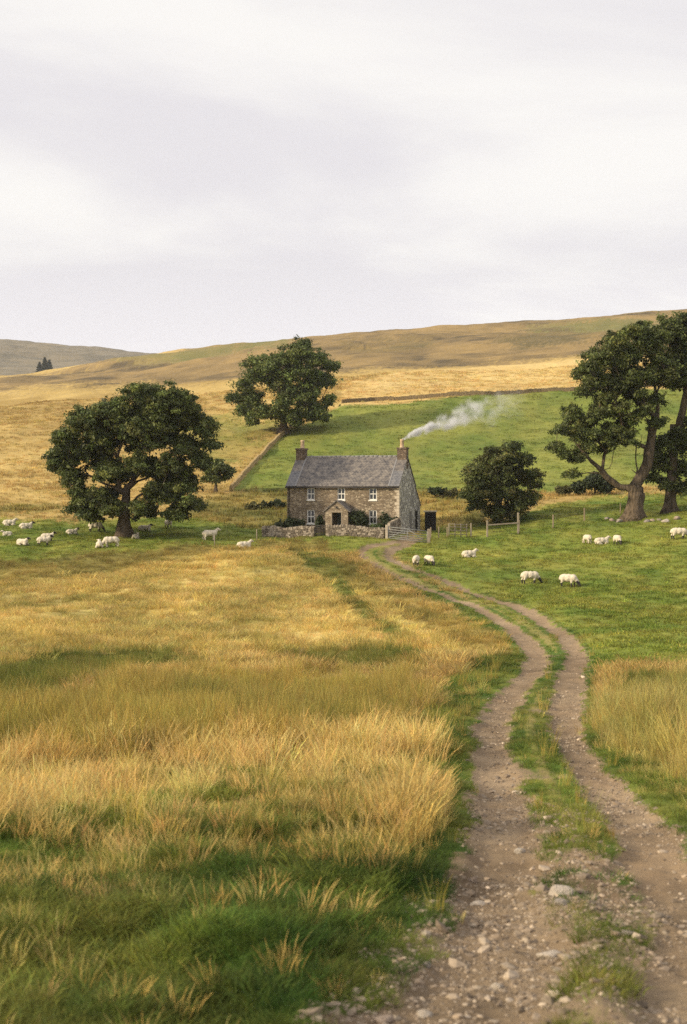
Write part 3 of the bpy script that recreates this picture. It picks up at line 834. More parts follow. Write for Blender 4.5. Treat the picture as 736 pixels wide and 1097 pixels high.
for ya, yb, zt, m_, nm in ((6.25, 7.05, 2.0, M_TIMBER, 'dark back door in the lean-to'), (4.0, 4.8, 1.95, M_BOARD, 'grey boarded door in the gable')):
    bm = bmesh.new(); n = 5
    for k in range(n):
        bbox(bm, LEN - .02, LEN + .03, ya + (yb - ya) * k / n + .006, ya + (yb - ya) * (k + 1) / n, -.2, zt)
    d = link('side_door', bm_mesh('side_door', bm, [m_]), house, label=nm)
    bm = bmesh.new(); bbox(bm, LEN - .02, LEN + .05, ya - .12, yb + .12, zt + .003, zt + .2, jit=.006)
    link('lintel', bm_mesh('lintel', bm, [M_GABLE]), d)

def porch():
    x0, x1, yf, ze, za = 4.25, 6.45, -1.45, 2.1, 3.0
    xm = (x0 + x1) / 2; d0, d1, dz = xm - .45, xm + .45, 1.93
    bm = bmesh.new()
    q = lambda *P: bm.faces.new([bm.verts.new(p) for p in P])
    q((x0,yf,-.6),(d0,yf,-.6),(d0,yf,dz),(x0,yf,dz)); q((d1,yf,-.6),(x1,yf,-.6),(x1,yf,dz),(d1,yf,dz))
    q((x0,yf,dz),(x1,yf,dz),(x1,yf,ze),(xm,yf,za),(x0,yf,ze))
    for xx in (x0, x1): q((xx,yf,-.6),(xx,0,-.6),(xx,0,ze),(xx,yf,ze))
    for xx in (d0, d1): q((xx,yf,-.6),(xx,yf+.35,-.6),(xx,yf+.35,dz),(xx,yf,dz))
    q((d0,yf,dz),(d0,yf+.35,dz),(d1,yf+.35,dz),(d1,yf,dz))
    p = link('porch', bm_mesh('porch', bm, [M_FRONT]), house)
    bm = bmesh.new()
    for s in (-1, 1):
        e = x0 - .18 if s < 0 else x1 + .18
        ez = ze - .18 * (za - ze) / (xm - x0) ; n = Vector((s * (za - ez), 0, abs(e - xm))).normalized() * .09
        lo = [Vector(v) for v in ((e, yf - .12, ez), (e, -.003, ez), (xm, -.003, za), (xm, yf - .12, za))]
        v = [bm.verts.new(k) for k in lo] + [bm.verts.new(k + n) for k in lo]
        for f in ((0,1,2,3),(4,5,6,7),(0,1,5,4),(1,2,6,5),(2,3,7,6),(3,0,4,7)): bm.faces.new([v[i] for i in f])
    link('porch_roof', bm_mesh('porch_roof', bm, [M_SLATE]), p)
    bm = bmesh.new()
    for s in (-1, 1):
        bbox(bm, d0 - .11 if s < 0 else d1 + .003, d0 - .003 if s < 0 else d1 + .11, yf - .02, yf + .1, -.5, dz - .003, jit=.004)
    bbox(bm, d0 - .15, d1 + .15, yf - .022, yf + .1, dz + .003, dz + .17, jit=.004)
    link('door_surround', bm_mesh('door_surround', bm, [M_JAMB]), p)
    bm = bmesh.new()
    bbox(bm, d0 + .02, d1 - .02, .08, .13, -.4, 1.9)
    for k in range(2):
        for j in range(2):
            bbox(bm, d0 + .1 + k * .4, d0 + .4 + k * .4, .06, .085, .1 + j * .9, .85 + j * .9)
    d = link('door', bm_mesh('door', bm, [M_DOOR]), p)
    bm = bmesh.new(); tube(bm, [(d1 - .14, .02, .98), (d1 - .14, .08, .98)], .035, 8)
    link('handle', bm_mesh('handle', bm, [M_POT]), d)
    bm = bmesh.new(); tube(bm, [(xm, yf - .06, 2.52), (xm, yf - .12, 2.45), (xm, yf - .12, 2.33)], [.02, .07, .09], 8)
    link('lamp', bm_mesh('porch_lamp', bm, [M_DARK]), p)
porch()

def hl(lx, ly, z=None):
    """house coordinates to world"""
    p = Vector((HOUSE_O.x + lx * hux - ly * huy, HOUSE_O.y + lx * huy + ly * hux, 0))
    p.z = gz(p.x, p.y) if z is None else z
    return p

# dark shed behind the gable
g = at(461.2, 560, 139.6); g.z = gz(g.x, g.y)
shed = empty('garden_shed', g, HROT * .3, 'narrow black timber shed with a pale flat roof behind the cottage gable', 'shed')
bm = bmesh.new()
for k in range(8): bbox(bm, -.54 + k * .135, -.41 + k * .135, -.6, -.55, -.2, 1.88)
bbox(bm, -.53, .53, -.55, .7, -.2, 1.88)
link('cladding', bm_mesh('shed_cladding', bm, [M_TIMBER]), shed)
bm = bmesh.new(); bbox(bm, -.66, .62, -.7, .8, 1.885, 2.02, jit=.02)
link('roof', bm_mesh('shed_roof', bm, [M_SILL]), shed)

# ------------------------------------------------------------------ dry stone walls
M_DSW = [mat('wall_stone_a', (.175, .143, .107), .95, .1, noise=(6, (.14, .115, .088), .2), bump=(12, .04)),
         mat('wall_stone_b', (.33, .285, .225), .95, .1, noise=(6, (.27, .22, .17), .2), bump=(12, .04)),
         mat('wall_stone_c', (.105, .085, .068), .95, .1, noise=(6, (.16, .13, .10), .2), bump=(12, .04))]
M_DSWT = [mat('straw_wall_a', (.33, .25, .12), .95, .1, noise=(6, (.33, .24, .12), .2), bump=(12, .04)),
          mat('straw_wall_b', (.30, .22, .105), .95, .1, noise=(6, (.44, .32, .17), .2), bump=(12, .04)),
          mat('straw_wall_c', (.25, .19, .10), .95, .1, noise=(6, (.34, .25, .13), .2), bump=(12, .04))]
M_HILL = mat('mossy_wall_stone', (.20, .15, .085), .95, .1, noise=(3, (.13, .10, .06), .2), bump=(12, .04))
def dry_wall(name, pts, h, thick, stone, label, seed, mats=None, htop=None):
    """pts: world xy along the wall; coursed irregular stones with upright cope stones"""
    r = random.Random(seed); bm = bmesh.new()
    P = np.array(pts, float); s = np.r_[0, np.cumsum(np.hypot(*np.diff(P, axis=0).T))]
    o = Vector((P[0, 0], P[0, 1], gz(P[0, 0], P[0, 1])))
    def frame(d):
        i = min(max(np.searchsorted(s, d) - 1, 0), len(s) - 2)
        k = (d - s[i]) / (s[i+1] - s[i]); p = P[i] + (P[i+1] - P[i]) * k
        a = math.atan2(*(P[i+1] - P[i])[::-1])
        return p, a
    def stone_box(d, w, z0, z1, t, mi, tilt=0):
        p, a = frame(d + w / 2); g = gz(p[0], p[1])
        M = Matrix.Translation(Vector((p[0] - o.x, p[1] - o.y, g - o.z + z0))) @ Matrix.Rotation(a, 4, 'Z') @ Matrix.Rotation(tilt, 4, 'Y')
        bbox(bm, -w/2 * .97, w/2 * .97, -t/2, t/2, 0, z1 - z0, jit=min(w, z1 - z0) * .13, bev=min(w, z1 - z0) * .14, mi=mi, M=M)
    hz = lambda d: h if htop is None else h + (htop - h) * d / s[-1]
    z = -.15; row = 0
    while z < h * .86:
        rh = stone * r.uniform(.55, .8) * (1.1 - .25 * max(z, 0) / h); d = -r.uniform(0, stone * .5)
        while d < s[-1]:
            w = stone * r.uniform(.65, 1.7)
            dd = min(max(d, 0), s[-1]); w2 = min(w, s[-1] - dd)
            if w2 > .05: stone_box(dd, w2, z * hz(dd) / h, (z + rh) * hz(dd) / h, thick * (1 - .3 * max(z, 0) / h) * r.uniform(.88, 1.1), r.choice((0, 0, 1, 1, 2)))
            d += w
        z += rh; row += 1
    d = 0
    while d < s[-1] - .08:
        w = stone * r.uniform(.35, .6)
        stone_box(d, w, (z - .02) * hz(d) / h, z * hz(d) / h + stone * r.uniform(.55, .95), thick * r.uniform(.6, .8), r.choice((0, 1, 1, 2)), r.uniform(.05, .35))
        d += w * .9
    ob = link(name, bm_mesh(name, bm, mats or M_DSW), label=label, category='wall')
    ob.location = o
WA, WB = hl(-1.45, -2.85), hl(3.65, -2.85)
dry_wall('garden_wall', [WA[:2], WB[:2]], .92, .5, .22, 'left length of grey dry stone garden wall, ending beside the small gate', 1)
WC, WD, WE = hl(4.8, -2.85), hl(10.35, -2.85), hl(11.05, -.2)
dry_wall('garden_wall', [WC[:2], WD[:2]], .9, .5, .22, 'right length of grey dry stone garden wall in front of the porch', 2)
dry_wall('garden_wall', [(WD.x + .35, WD.y + .3), WE[:2]], 1.15, .45, .24, 'short return of stone wall running back to the cottage corner by the field gate', 3, htop=1.35)
f_ = lambda L: unproj(L, lambda a, b: height(a, b, False))
dry_wall('field_wall', f_([(366, 432), (400, 429.5), (450, 427), (520, 423), (580, 420), (640, 418), (700, 414), (780, 411)]), 0.3, .42, .3, 'long dark stone wall across the hill along the top edge of the green field', 4, mats=[M_HILL] * 3)
dry_wall('field_wall', f_([(247, 526), (262, 508), (276, 493), (290, 478), (302, 467), (308, 463)]), 0.32, .4, .26, 'straw coloured low wall climbing the hill left of the green field to the oak', 5, mats=M_DSWT)

# ------------------------------------------------------------------ gates and fences
M_WOOD = mat('weathered_wood', (.33, .26, .18), .9, .1, noise=(3, (.24, .18, .12), .2), bump=(20, .02))
M_PALEWOOD = mat('silvered_wood', (.31, .26, .195), .9, .1, noise=(3, (.22, .18, .135), .2), bump=(20, .02))
M_GALV = mat('galvanised_steel', (.24, .245, .235), .65, .3, noise=(5, (.15, .155, .15), .2), metallic=.2)
def local_bar(bm, o, a, b, r, seg=6):
    tube(bm, [Vector(a) - o, Vector(b) - o], r, seg)
def post(name, o, p, h, r, m, parent, sq=True):
    bm = bmesh.new(); q = Vector(p) - o
    if sq: bbox(bm, q.x - r, q.x + r, q.y - r, q.y + r, q.z - .3, q.z + h, jit=r * .12, bev=r * .15)
    else: tube(bm, [q - Vector((0, 0, .3)), q + Vector((.02, 0, h * .6)), q + Vector((.01, 0, h))], [r, r * .95, r * .9], 8)
    return link(name, bm_mesh(name, bm, [m]), parent)

def bar_gate(name, a, b, h, label, m, rails, r=.03, brace=True, group=None):
    a, b = Vector(a), Vector(b); o = a.copy()
    root = empty(name, o, 0, label, 'gate', group)
    lift = .12
    up = Vector((0, 0, 1))
    bm = bmesh.new()
    for p in (a, b): local_bar(bm, o, p + up * lift, p + up * h, r * 1.3)
    local_bar(bm, o, a + up * h, b + up * h, r * 1.2); local_bar(bm, o, a + up * lift, b + up * lift, r * 1.2)
    link('gate_frame', bm_mesh('gate_frame', bm, [m]), root)
    for k in range(1, rails):
        z = lift + (h - lift) * (k / rails) ** 1.15
        bm = bmesh.new(); local_bar(bm, o, a + up * z, b + up * z, r)
        link('rail', bm_mesh('rail', bm, [m]), root)
    if brace:
        bm = bmesh.new()
        c = (a + b) / 2; local_bar(bm, o, c + up * lift, c + up * h, r)
        local_bar(bm, o, a + up * lift, c + up * h, r * .9); local_bar(bm, o, c + up * h, b + up * lift, r * .9)
        link('brace', bm_mesh('brace', bm, [m]), root)
    return root
GA, GB = hl(10.72, -3.0), hl(14.35, -3.1)
bar_gate('field_gate', GA, GB, 1.12, 'wide galvanised steel bar gate across the track beside the cottage', M_GALV, 5)

def lone_post(name, p, h, r, m, label, cat='post', sq=True):
    bm = bmesh.new()
    if sq: bbox(bm, -r, r, -r, r, -.3, h, jit=r * .12, bev=r * .15)
    else: tube(bm, [(0, 0, -.3), (.015, 0, h * .5), (0, .01, h)], [r, r * .95, r * .85], 8)
    o = link(name, bm_mesh(name, bm, [m]), label=label, category=cat); o.location = p
lone_post('gate_post', hl(10.56, -3.0), 1.3, .1, M_SILL, 'pale stone gatepost where the garden wall meets the steel gate')
lone_post('gate_post', hl(14.5, -3.1), 1.32, .12, M_PALEWOOD, 'stout wooden gatepost at the right end of the steel gate')
bar_gate('garden_gate', hl(3.78, -2.85), hl(4.68, -2.85), 1.0, 'small dark gate in the gap of the garden wall before the porch', M_DARK, 6, .03, False)

def fence_run(name, label, pts, h, m, rails=(), wires=(), r=.06, hs=None):
    o = Vector(pts[0]); root = empty(name, o, 0, label, 'fence')
    for i, p in enumerate(pts): post('post', o, p, hs[i] if hs else h, r, m, root)
    up = Vector((0, 0, 1))
    for z in rails:
        for a, b in zip(pts, pts[1:]):
            bm = bmesh.new(); A_, B_ = Vector(a) - o + up * z, Vector(b) - o + up * z
            d = (B_ - A_); L_ = d.length; d.normalize()
            M = Matrix.Translation((A_ + B_) / 2 + Vector((0, -r - .022, 0))) @ d.to_track_quat('X', 'Z').to_matrix().to_4x4()
            bbox(bm, -L_/2 - .05, L_/2 + .05, -.02, .02, -.055, .055, jit=.01, M=M)
            link('rail', bm_mesh('rail', bm, [m]), root)
    for z in wires:
        bm = bmesh.new()
        for a, b in zip(pts, pts[1:]): local_bar(bm, o, Vector(a) + up * z, Vector(b) + up * z, .008, 5)
        link('wire', bm_mesh('wire', bm, [M_DARK]), root)
G = ground
fence_run('wire_fence', 'low post and wire fence between the steel gate and the wooden hurdle', [G(461.5, 577), G(470, 576.5), G(479, 576)], .95, M_WOOD, wires=(.25, .5, .8), r=.05)
def hurdle():
    a, b = G(481, 575.5), G(500, 575); o = a.copy()
    root = empty('hurdle', o, 0, 'weathered wooden sheep hurdle leaning by the field fence', 'hurdle'); up = Vector((0, 0, 1))
    for k in range(4):
        p = a.lerp(b, k / 3); bm = bmesh.new(); local_bar(bm, o, p - up * .1, p + up * 1.25, .045); link('stake', bm_mesh('stake', bm, [M_PALEWOOD]), root)
    for z in (.3, .65, .95, 1.2):
        bm = bmesh.new(); local_bar(bm, o, a + up * z, b + up * (z - .05), .035); link('rail', bm_mesh('rail', bm, [M_PALEWOOD]), root)
hurdle()
lone_post('fence_post', G(504.5, 575), 1.3, .07, M_PALEWOOD, 'pale upright post standing just right of the wooden hurdle')
fence_run('rail_fence', 'wooden rail fence with two tall posts in front of the hawthorn', [G(522, 575), G(555, 572)], 1.5, M_PALEWOOD, rails=(1.08,), wires=(.4, .75), r=.08, hs=(1.5, 2.0))
fence_run('wire_fence', 'post and wire fence running right from the hawthorn into the pasture', [G(556, 571), G(592.5, 566), G(626, 558)], 1.25, M_WOOD, wires=(.4, .8, 1.1), r=.06)
lone_post('fence_post', G(664.5, 551), 1.1, .05, M_WOOD, 'thin dark post standing just left of the big trunk', sq=False)
lone_post('fence_post', G(275, 579), 1.0, .045, M_PALEWOOD, 'thin pale post just left of the garden wall end', sq=False)
lone_post('fence_stake', G(229.8, 584), .95, .04, M_PALEWOOD, 'thin pale stake beside the sheep in the left pasture', sq=False)

# ------------------------------------------------------------------ trees
M_BARK = mat('bark', (.085, .062, .042), .95, .1, noise=(3.5, (.14, .108, .075), .12), bump=(5, .2))
M_BARKP = mat('pale_bark', (.135, .10, .068), .95, .1, noise=(3.0, (.06, .046, .032), .12), bump=(5, .22))
for m_ in (M_BARK, M_BARKP):
    nt, N, L = nodes_of(m_)
    tcn = next(n for n in N if n.type == 'TEX_COORD'); mpn = N.new('ShaderNodeMapping'); mpn.inputs['Scale'].default_value = (1.6, 1.6, .35)
    L.new(tcn.outputs['Object'], mpn.inputs['Vector'])
    for n in [n for n in N if n.type == 'TEX_NOISE']: L.new(mpn.outputs[0], n.inputs['Vector'])
def leaf_mat(name):
    m = attr_mat(name, 'gcol', var=.2, nscale=1.5, rough=.55, spec=.3, translucent=.28)
    return m
M_LEAF = leaf_mat('leaves')

def leaf_quads(C, size, r, nrm=None, flat=.5):
    """C: leaf centres (n,3). returns verts (4n,3)"""
    n = len(C)
    d = r.normal(size=(n, 3)); d[:, 2] = np.abs(d[:, 2]) * 1.1 + .15
    if nrm is not None: d = d + nrm * 1.2
    d /= np.linalg.norm(d, axis=1)[:, None] + 1e-9
    t = r.normal(size=(n, 3)); t -= d * (t * d).sum(1)[:, None]; t /= np.linalg.norm(t, axis=1)[:, None] + 1e-9
    b = np.cross(d, t)
    s = size * np.clip(r.lognormal(-.08, .38, n), .4, 2.0)[:, None]
    droop = np.array([0, 0, -.25]) * s
    return np.stack([C - t * s, C + b * s * flat + d * s * .1, C + t * s + droop, C - b * s * flat + d * s * .1], 1).reshape(-1, 3)

def grow(trunk, targets, wander, seed):
    """trunk: list of points; targets: points to reach, thickest limbs first. Returns chains and radii."""
    r = np.random.default_rng(seed)
    nodes = [np.array(p, float) for p in trunk]; par = [-1] + list(range(len(trunk) - 1)); plen = [0.]
    for i in range(1, len(trunk)): plen.append(plen[-1] + np.linalg.norm(nodes[i] - nodes[i-1]))
    chains = []; ends = []
    lo = max(1, int(len(trunk) * .45))
    for T, grp in targets:
        NP_ = np.array(nodes); L_ = np.array(plen)
        dv = T - NP_; dd = np.linalg.norm(dv, axis=1)
        cost = dd + .28 * L_ + .9 * np.maximum(0, -(dv[:, 2]) ) * .5
        cost[:lo] += 1e3
        q = int(cost.argmin()); a = nodes[q]; D = dd[q]
        k = max(2, int(D / .55)); prev = q; ch = [q]
        # leave along the parent's direction, then bend to the target
        pd = (a - nodes[par[q]]) if par[q] >= 0 else np.array([0, 0, 1.])
        pd = pd / (np.linalg.norm(pd) + 1e-9)
        ctl = a + pd * D * .3 + np.array([0, 0, .12 * D])
        for j in range(1, k + 1):
            t = j / k
            p = (1-t)**2 * a + 2*t*(1-t) * ctl + t*t * T
            if j < k: p = p + r.normal(0, wander * D / k ** .5 * .5, 3)
            nodes.append(p); par.append(prev); plen.append(plen[prev] + np.linalg.norm(p - nodes[prev])); prev = len(nodes) - 1; ch.append(prev)
        chains.append(ch); ends.append(prev)
    return nodes, par, chains, ends

def make_tree(name, label, base, Y, blobs, trunk, r_trunk, leaf=.17, dens=60, clump=.75, seed=0, cat='tree', col=((.05, .069, .017), (.084, .104, .024), (.145, .145, .038)),
              bark=None, depth=.75, per=2.2, flare=1.7, wander=.34, hue=.25, limbs=None, sink=.15, group=None, minr=.022, fat=1.0, pw=1.4):
    """blobs: (px, py, radius px) of leaf masses in the photo, spread in depth round the trunk; trunk: pixel path from the base up"""
    r = np.random.default_rng(seed)
    bx, by = base
    org = ground(bx, by); s = org.y / F
    print(name, 'at', round(org.y, 1), 'planned', Y)
    loc = lambda p: np.array([(p[0] - bx) * s, 0., (by - p[1]) * s])
    root = empty(name, org, 0, label, cat, group)
    B = np.array([[*loc(b), b[2] * s] for b in blobs])
    cx = (B[:, 0] - B[:, 3]).min() / 2 + (B[:, 0] + B[:, 3]).max() / 2; W = ((B[:, 0] + B[:, 3]).max() - (B[:, 0] - B[:, 3]).min()) / 2
    clumps = []; tg = []
    for b in B:
        room = W * depth * math.sqrt(max(.12, 1 - ((b[0] - cx) / W) ** 2)) - b[3] * .5
        ks = max(1, int(round(per * max(.4, room / max(b[3] * 1.3, .1)))))
        for k in range(ks):
            yo = 0 if ks == 1 else (-1 + 2 * (k + .5) / ks) * max(room, 0)
            c = np.array([b[0] + r.normal(0, .1) * b[3], yo + r.normal(0, .25) * b[3], b[2] + r.normal(0, .22) * b[3]])
            R_ = b[3] * r.uniform(.8, 1.22) * fat * (1 - .12 * abs(yo) / max(W, .1))
            tg.append((c + np.array([0, 0, -.2 * R_]), 0))
            n = max(3, int(3.9 * (R_ / clump) ** 2))
            d = r.normal(size=(n, 3)); d /= np.linalg.norm(d, axis=1)[:, None]
            d[:, 2] = np.where(d[:, 2] < -.7, -d[:, 2] * .6, d[:, 2])
            rad = R_ * r.uniform(.35, 1.0, n)[:, None] ** .7 - clump * .25
            cc = c + d * np.maximum(rad, .05) * np.array([1, 1, .85]) + r.normal(0, .2, (n, 3)) * clump
            clumps += [(q, q - c) for q in cc]
    fork = loc(trunk[-1])
    order = sorted(range(len(tg)), key=lambda i: np.linalg.norm(tg[i][0] - fork))
    T = [np.array([*loc(p)]) for p in trunk]
    T = list(densify(np.array(T), max(6, int(np.linalg.norm(T[-1] - T[0]) / .5))))
    T[0] = T[0] - np.array([0, 0, sink + .2])
    # leading limbs read from the photograph, then the leaf masses, then twigs to the clumps
    lim = []
    for Lp in (limbs or []):
        yo = Lp[0]; pts = Lp[1:]
        lim += [(loc(p) + np.array([0, yo * (i + 1) / len(pts), 0]), 0) for i, p in enumerate(pts)]
    tw = [clumps[i][0] for i in r.permutation(len(clumps))[:min(len(clumps), 420)]]
    tw.sort(key=lambda p: np.linalg.norm(p - fork))
    targets = lim + [tg[i] for i in order] + [(p, 1) for p in tw]
    nodes, par, chains, ends = grow(T, targets, wander, seed)
    for it in range(3):
        for ch in chains:
            for a, b, c in zip(ch, ch[1:], ch[2:]): nodes[b] = nodes[b] * .5 + (nodes[a] + nodes[c]) * .25
    rad = np.zeros(len(nodes)); e = 2.3
    for i in ends: rad[i] += minr ** e
    for i in range(len(nodes) - 1, 0, -1):
        rad[i] = max(rad[i], minr ** e); rad[par[i]] += rad[i]
    rad = rad ** (1 / e); top = rad[len(T) - 1] if len(T) else 1; mx = rad[1]
    rad = np.where(rad > minr * 1.5, minr + (r_trunk - minr) * (np.maximum(rad - minr, 0) / max(mx - minr, 1e-6)) ** pw, rad)
    nt = len(T); rtop = max([rad[c[1]] for c in chains if c[0] >= nt - 2] or [r_trunk * .6]) * 1.12
    for i in range(nt):
        hgt = T[i][2]; rad[i] = (r_trunk + (rtop - r_trunk) * (i / (nt - 1)) ** 1.3) * (1 + (flare - 1) * math.exp(-max(hgt, -.2) * 1.6))
    bm = bmesh.new()
    tube(bm, [Vector(p) for p in T], [rad[i] for i in range(len(T))], 14)
    for ch in chains:
        rs = [rad[i] for i in ch]; rs[0] = min(rs[0], rs[1] * 1.15)
        pts = [Vector(nodes[i]) for i in ch]
        if par[ch[0]] >= 0:
            pts.insert(0, pts[0].lerp(Vector(nodes[par[ch[0]]]), .5)); rs.insert(0, rs[0] * .9)
        tube(bm, pts, rs, 8 if rs[1] > .08 else 5, caps=False)
    rg = random.Random(seed)
    ph = rg.uniform(0, 6)
    for v in bm.verts:
        if v.co.z < 2.2 and math.hypot(v.co.x, v.co.y) < r_trunk * 4:
            a = math.atan2(v.co.y, v.co.x); k = math.exp(-max(v.co.z, 0) * 1.1)
            f = 1 + .22 * k * math.sin(5 * a + ph) + .1 * math.sin(3 * a + v.co.z * 2 + ph)
            v.co.x *= f; v.co.y *= f
    link('trunk', bm_mesh(name + '_trunk', bm, [bark or M_BARK]), root)
    V = []; Cc = []; c0, c1, c2 = (np.array(c) for c in col)
    for q, out in clumps:
        n = int(dens * r.uniform(.6, 1.3)); cr = clump * r.uniform(.7, 1.25)
        d = r.normal(size=(n, 3)); d /= np.linalg.norm(d, axis=1)[:, None]
        st = np.array([r.uniform(.7, 1.5), r.uniform(.7, 1.5), r.uniform(.5, .85)])
        p = q + d * (cr * np.abs(r.normal(.62, .24, n))[:, None]) * st + np.outer(r.uniform(-.3, .3, n), out / (np.linalg.norm(out) + 1e-6)) * cr
        V.append(leaf_quads(p, leaf, r, d * .6))
        h = np.clip(r.normal(.4, hue), 0, 1); w = np.clip(h + r.normal(0, .1, n), 0, 1)[:, None]
        cl = np.where(w < .5, c0 + (c1 - c0) * w * 2, c1 + (c2 - c1) * (w - .5) * 2) * (r.lognormal(0, .12, n) * r.lognormal(0, .3))[:, None]
        Cc.append(np.repeat(cl, 4, 0))
    V = np.concatenate(V); Cc = np.concatenate(Cc)
    me = mesh_np(name + '_leaves', V, np.arange(len(V)).reshape(-1, 4), [M_LEAF], colattr=Cc)
    link('crown', me, root)
    print(name, 'clumps', len(clumps), 'leaves', len(V) // 4)
    return root

make_tree('oak_tree', 'broad spreading dark oak standing among the sheep left of the cottage', (133, 575), 128,
    [(152, 437, 24), (185, 434, 22), (122, 446, 22), (203, 448, 16), (95, 458, 17), (76, 480, 19), (66, 500, 13), (78, 512, 11), (105, 480, 22), (138, 468, 26), (170, 466, 26), (200, 474, 20), (222, 462, 12), (228, 474, 7), (214, 492, 12),
     (150, 500, 17), (185, 502, 19), (120, 505, 16), (88, 542, 11), (104, 535, 14), (122, 545, 12), (100, 550, 8), (155, 545, 11), (180, 530, 15), (196, 520, 13), (190, 546, 10), (206, 538, 8), (168, 525, 10), (168, 452, 18), (62, 494, 11), (72, 470, 12), (112, 462, 14), (84, 528, 8), (150, 455, 16)],
    [(133, 575), (133, 562), (134, 548), (135, 535), (136, 522)], .62, seed=4, depth=.66, dens=82, clump=.56, leaf=.128, per=1.5, fat=1.08,
    limbs=[(-1, (120, 520), (100, 510), (78, 505)), (1, (155, 512), (180, 498)), (.5, (146, 500), (150, 470)), (-1, (130, 500), (118, 475))])
make_tree('oak_tree', 'tall rounded green oak on the hillside at the top of the straw coloured wall', (304, 464), 205,
    [(322, 378, 14), (340, 380, 13), (305, 384, 14), (290, 394, 15), (354, 396, 9), (276, 404, 15), (262, 416, 13), (252, 428, 8), (270, 428, 14), (295, 410, 18), (318, 402, 18), (338, 402, 13), (352, 408, 6),
     (310, 425, 19), (332, 420, 15), (340, 436, 12), (325, 442, 12), (300, 442, 13), (280, 442, 11), (262, 440, 8), (270, 450, 6), (352, 428, 6), (316, 452, 7), (345, 446, 6)],
    [(304, 464), (304, 456), (304, 448), (306, 438)], .62, seed=9, depth=.8, dens=78, clump=.85, leaf=.172, per=1.5,
    col=((.06, .085, .021), (.095, .12, .028), (.15, .16, .04)))
make_tree('field_tree', 'small round topped young tree beside the big oak', (231, 527), 156,
    [(232, 500, 8), (225, 506, 7), (240, 500, 7), (243, 510, 6), (232, 512, 8), (222, 513, 5), (248, 504, 4)],
    [(231, 527), (231, 521), (232, 515)], .16, seed=14, dens=50, clump=.5, leaf=.15, per=1.6, depth=.9)
make_tree('hawthorn_tree', 'dense bushy hawthorn with rusty upper twigs to the right of the cottage', (534, 560), 136,
    [(545, 488, 13), (530, 492, 12), (558, 496, 13), (515, 500, 11), (505, 512, 11), (535, 508, 18), (560, 515, 15), (572, 520, 9), (500, 528, 9), (515, 525, 15), (540, 530, 19), (562, 535, 13), (510, 542, 12), (530, 548, 14), (552, 548, 12), (568, 532, 8), (548, 480, 5)],
    [(534, 560), (535, 553), (535, 546)], .3, seed=21, dens=84, clump=.62, leaf=.122, per=1.5, depth=.85, hue=.32,
    col=((.048, .065, .016), (.08, .093, .022), (.13, .115, .033)))
make_tree('sycamore_tree', 'gnarled old sycamore with a thick pale trunk and bare limbs above a ring of stones', (679, 556), 114,
    [(690, 372, 15), (672, 384, 14), (655, 392, 13), (635, 404, 10), (645, 412, 9), (703, 385, 15), (668, 404, 14), (690, 405, 14), (708, 408, 13), (715, 395, 12), (660, 420, 8), (680, 425, 9),
     (612, 446, 12), (600, 462, 10), (596, 478, 8), (620, 462, 12), (628, 480, 8), (636, 466, 9), (655, 462, 10), (668, 468, 11), (672, 452, 8), (650, 478, 7), (618, 490, 7), (612, 508, 6), (700, 430, 10), (688, 440, 6), (632, 450, 8), (606, 486, 6), (625, 398, 11), (641, 386, 12), (656, 372, 12), (673, 362, 12), (690, 354, 12), (645, 430, 9), (628, 418, 8), (664, 440, 8), (703, 455, 8), (676, 412, 12), (640, 442, 7), (700, 368, 12)],
    [(679, 556), (680, 546), (681, 536), (682, 527)], .68, seed=33, depth=.62, dens=64, clump=.5, leaf=.12, per=1.5, flare=2.0, bark=M_BARKP, wander=.36, fat=1.02, pw=1.55, col=((.05, .067, .016), (.082, .10, .023), (.145, .142, .036)),
    limbs=[(-.8, (664, 522), (648, 510), (632, 494), (618, 478), (606, 464)), (1.0, (690, 505), (698, 474), (706, 440), (702, 405)), (-.6, (676, 503), (672, 470), (662, 440), (652, 418)), (.3, (684, 500), (688, 465), (682, 430), (676, 398)), (-1.6, (662, 520), (650, 502), (654, 482))])
make_tree('sycamore_tree', 'dark leafy sycamore at the right edge of the photo behind the gnarled one', (717, 549), 122,
    [(720, 352, 14), (738, 348, 14), (712, 364, 14), (735, 368, 16), (755, 360, 14), (728, 388, 14), (750, 390, 16), (735, 408, 14), (755, 415, 14), (770, 385, 14), (775, 410, 12), (765, 440, 13),
     (712, 478, 13), (728, 470, 12), (745, 474, 14), (708, 496, 12), (722, 500, 14), (740, 500, 13), (700, 512, 8), (715, 520, 9), (732, 522, 10), (748, 518, 10), (762, 490, 12), (702, 484, 7), (745, 450, 10)],
    [(717, 549), (718, 538), (719, 525), (720, 505), (721, 480), (722, 455)], .52, seed=41, depth=.6, dens=78, clump=.56, leaf=.128, per=1.4, bark=M_BARKP,
    fat=1.2, pw=1.5, col=((.045, .061, .015), (.074, .091, .021), (.13, .13, .033)))

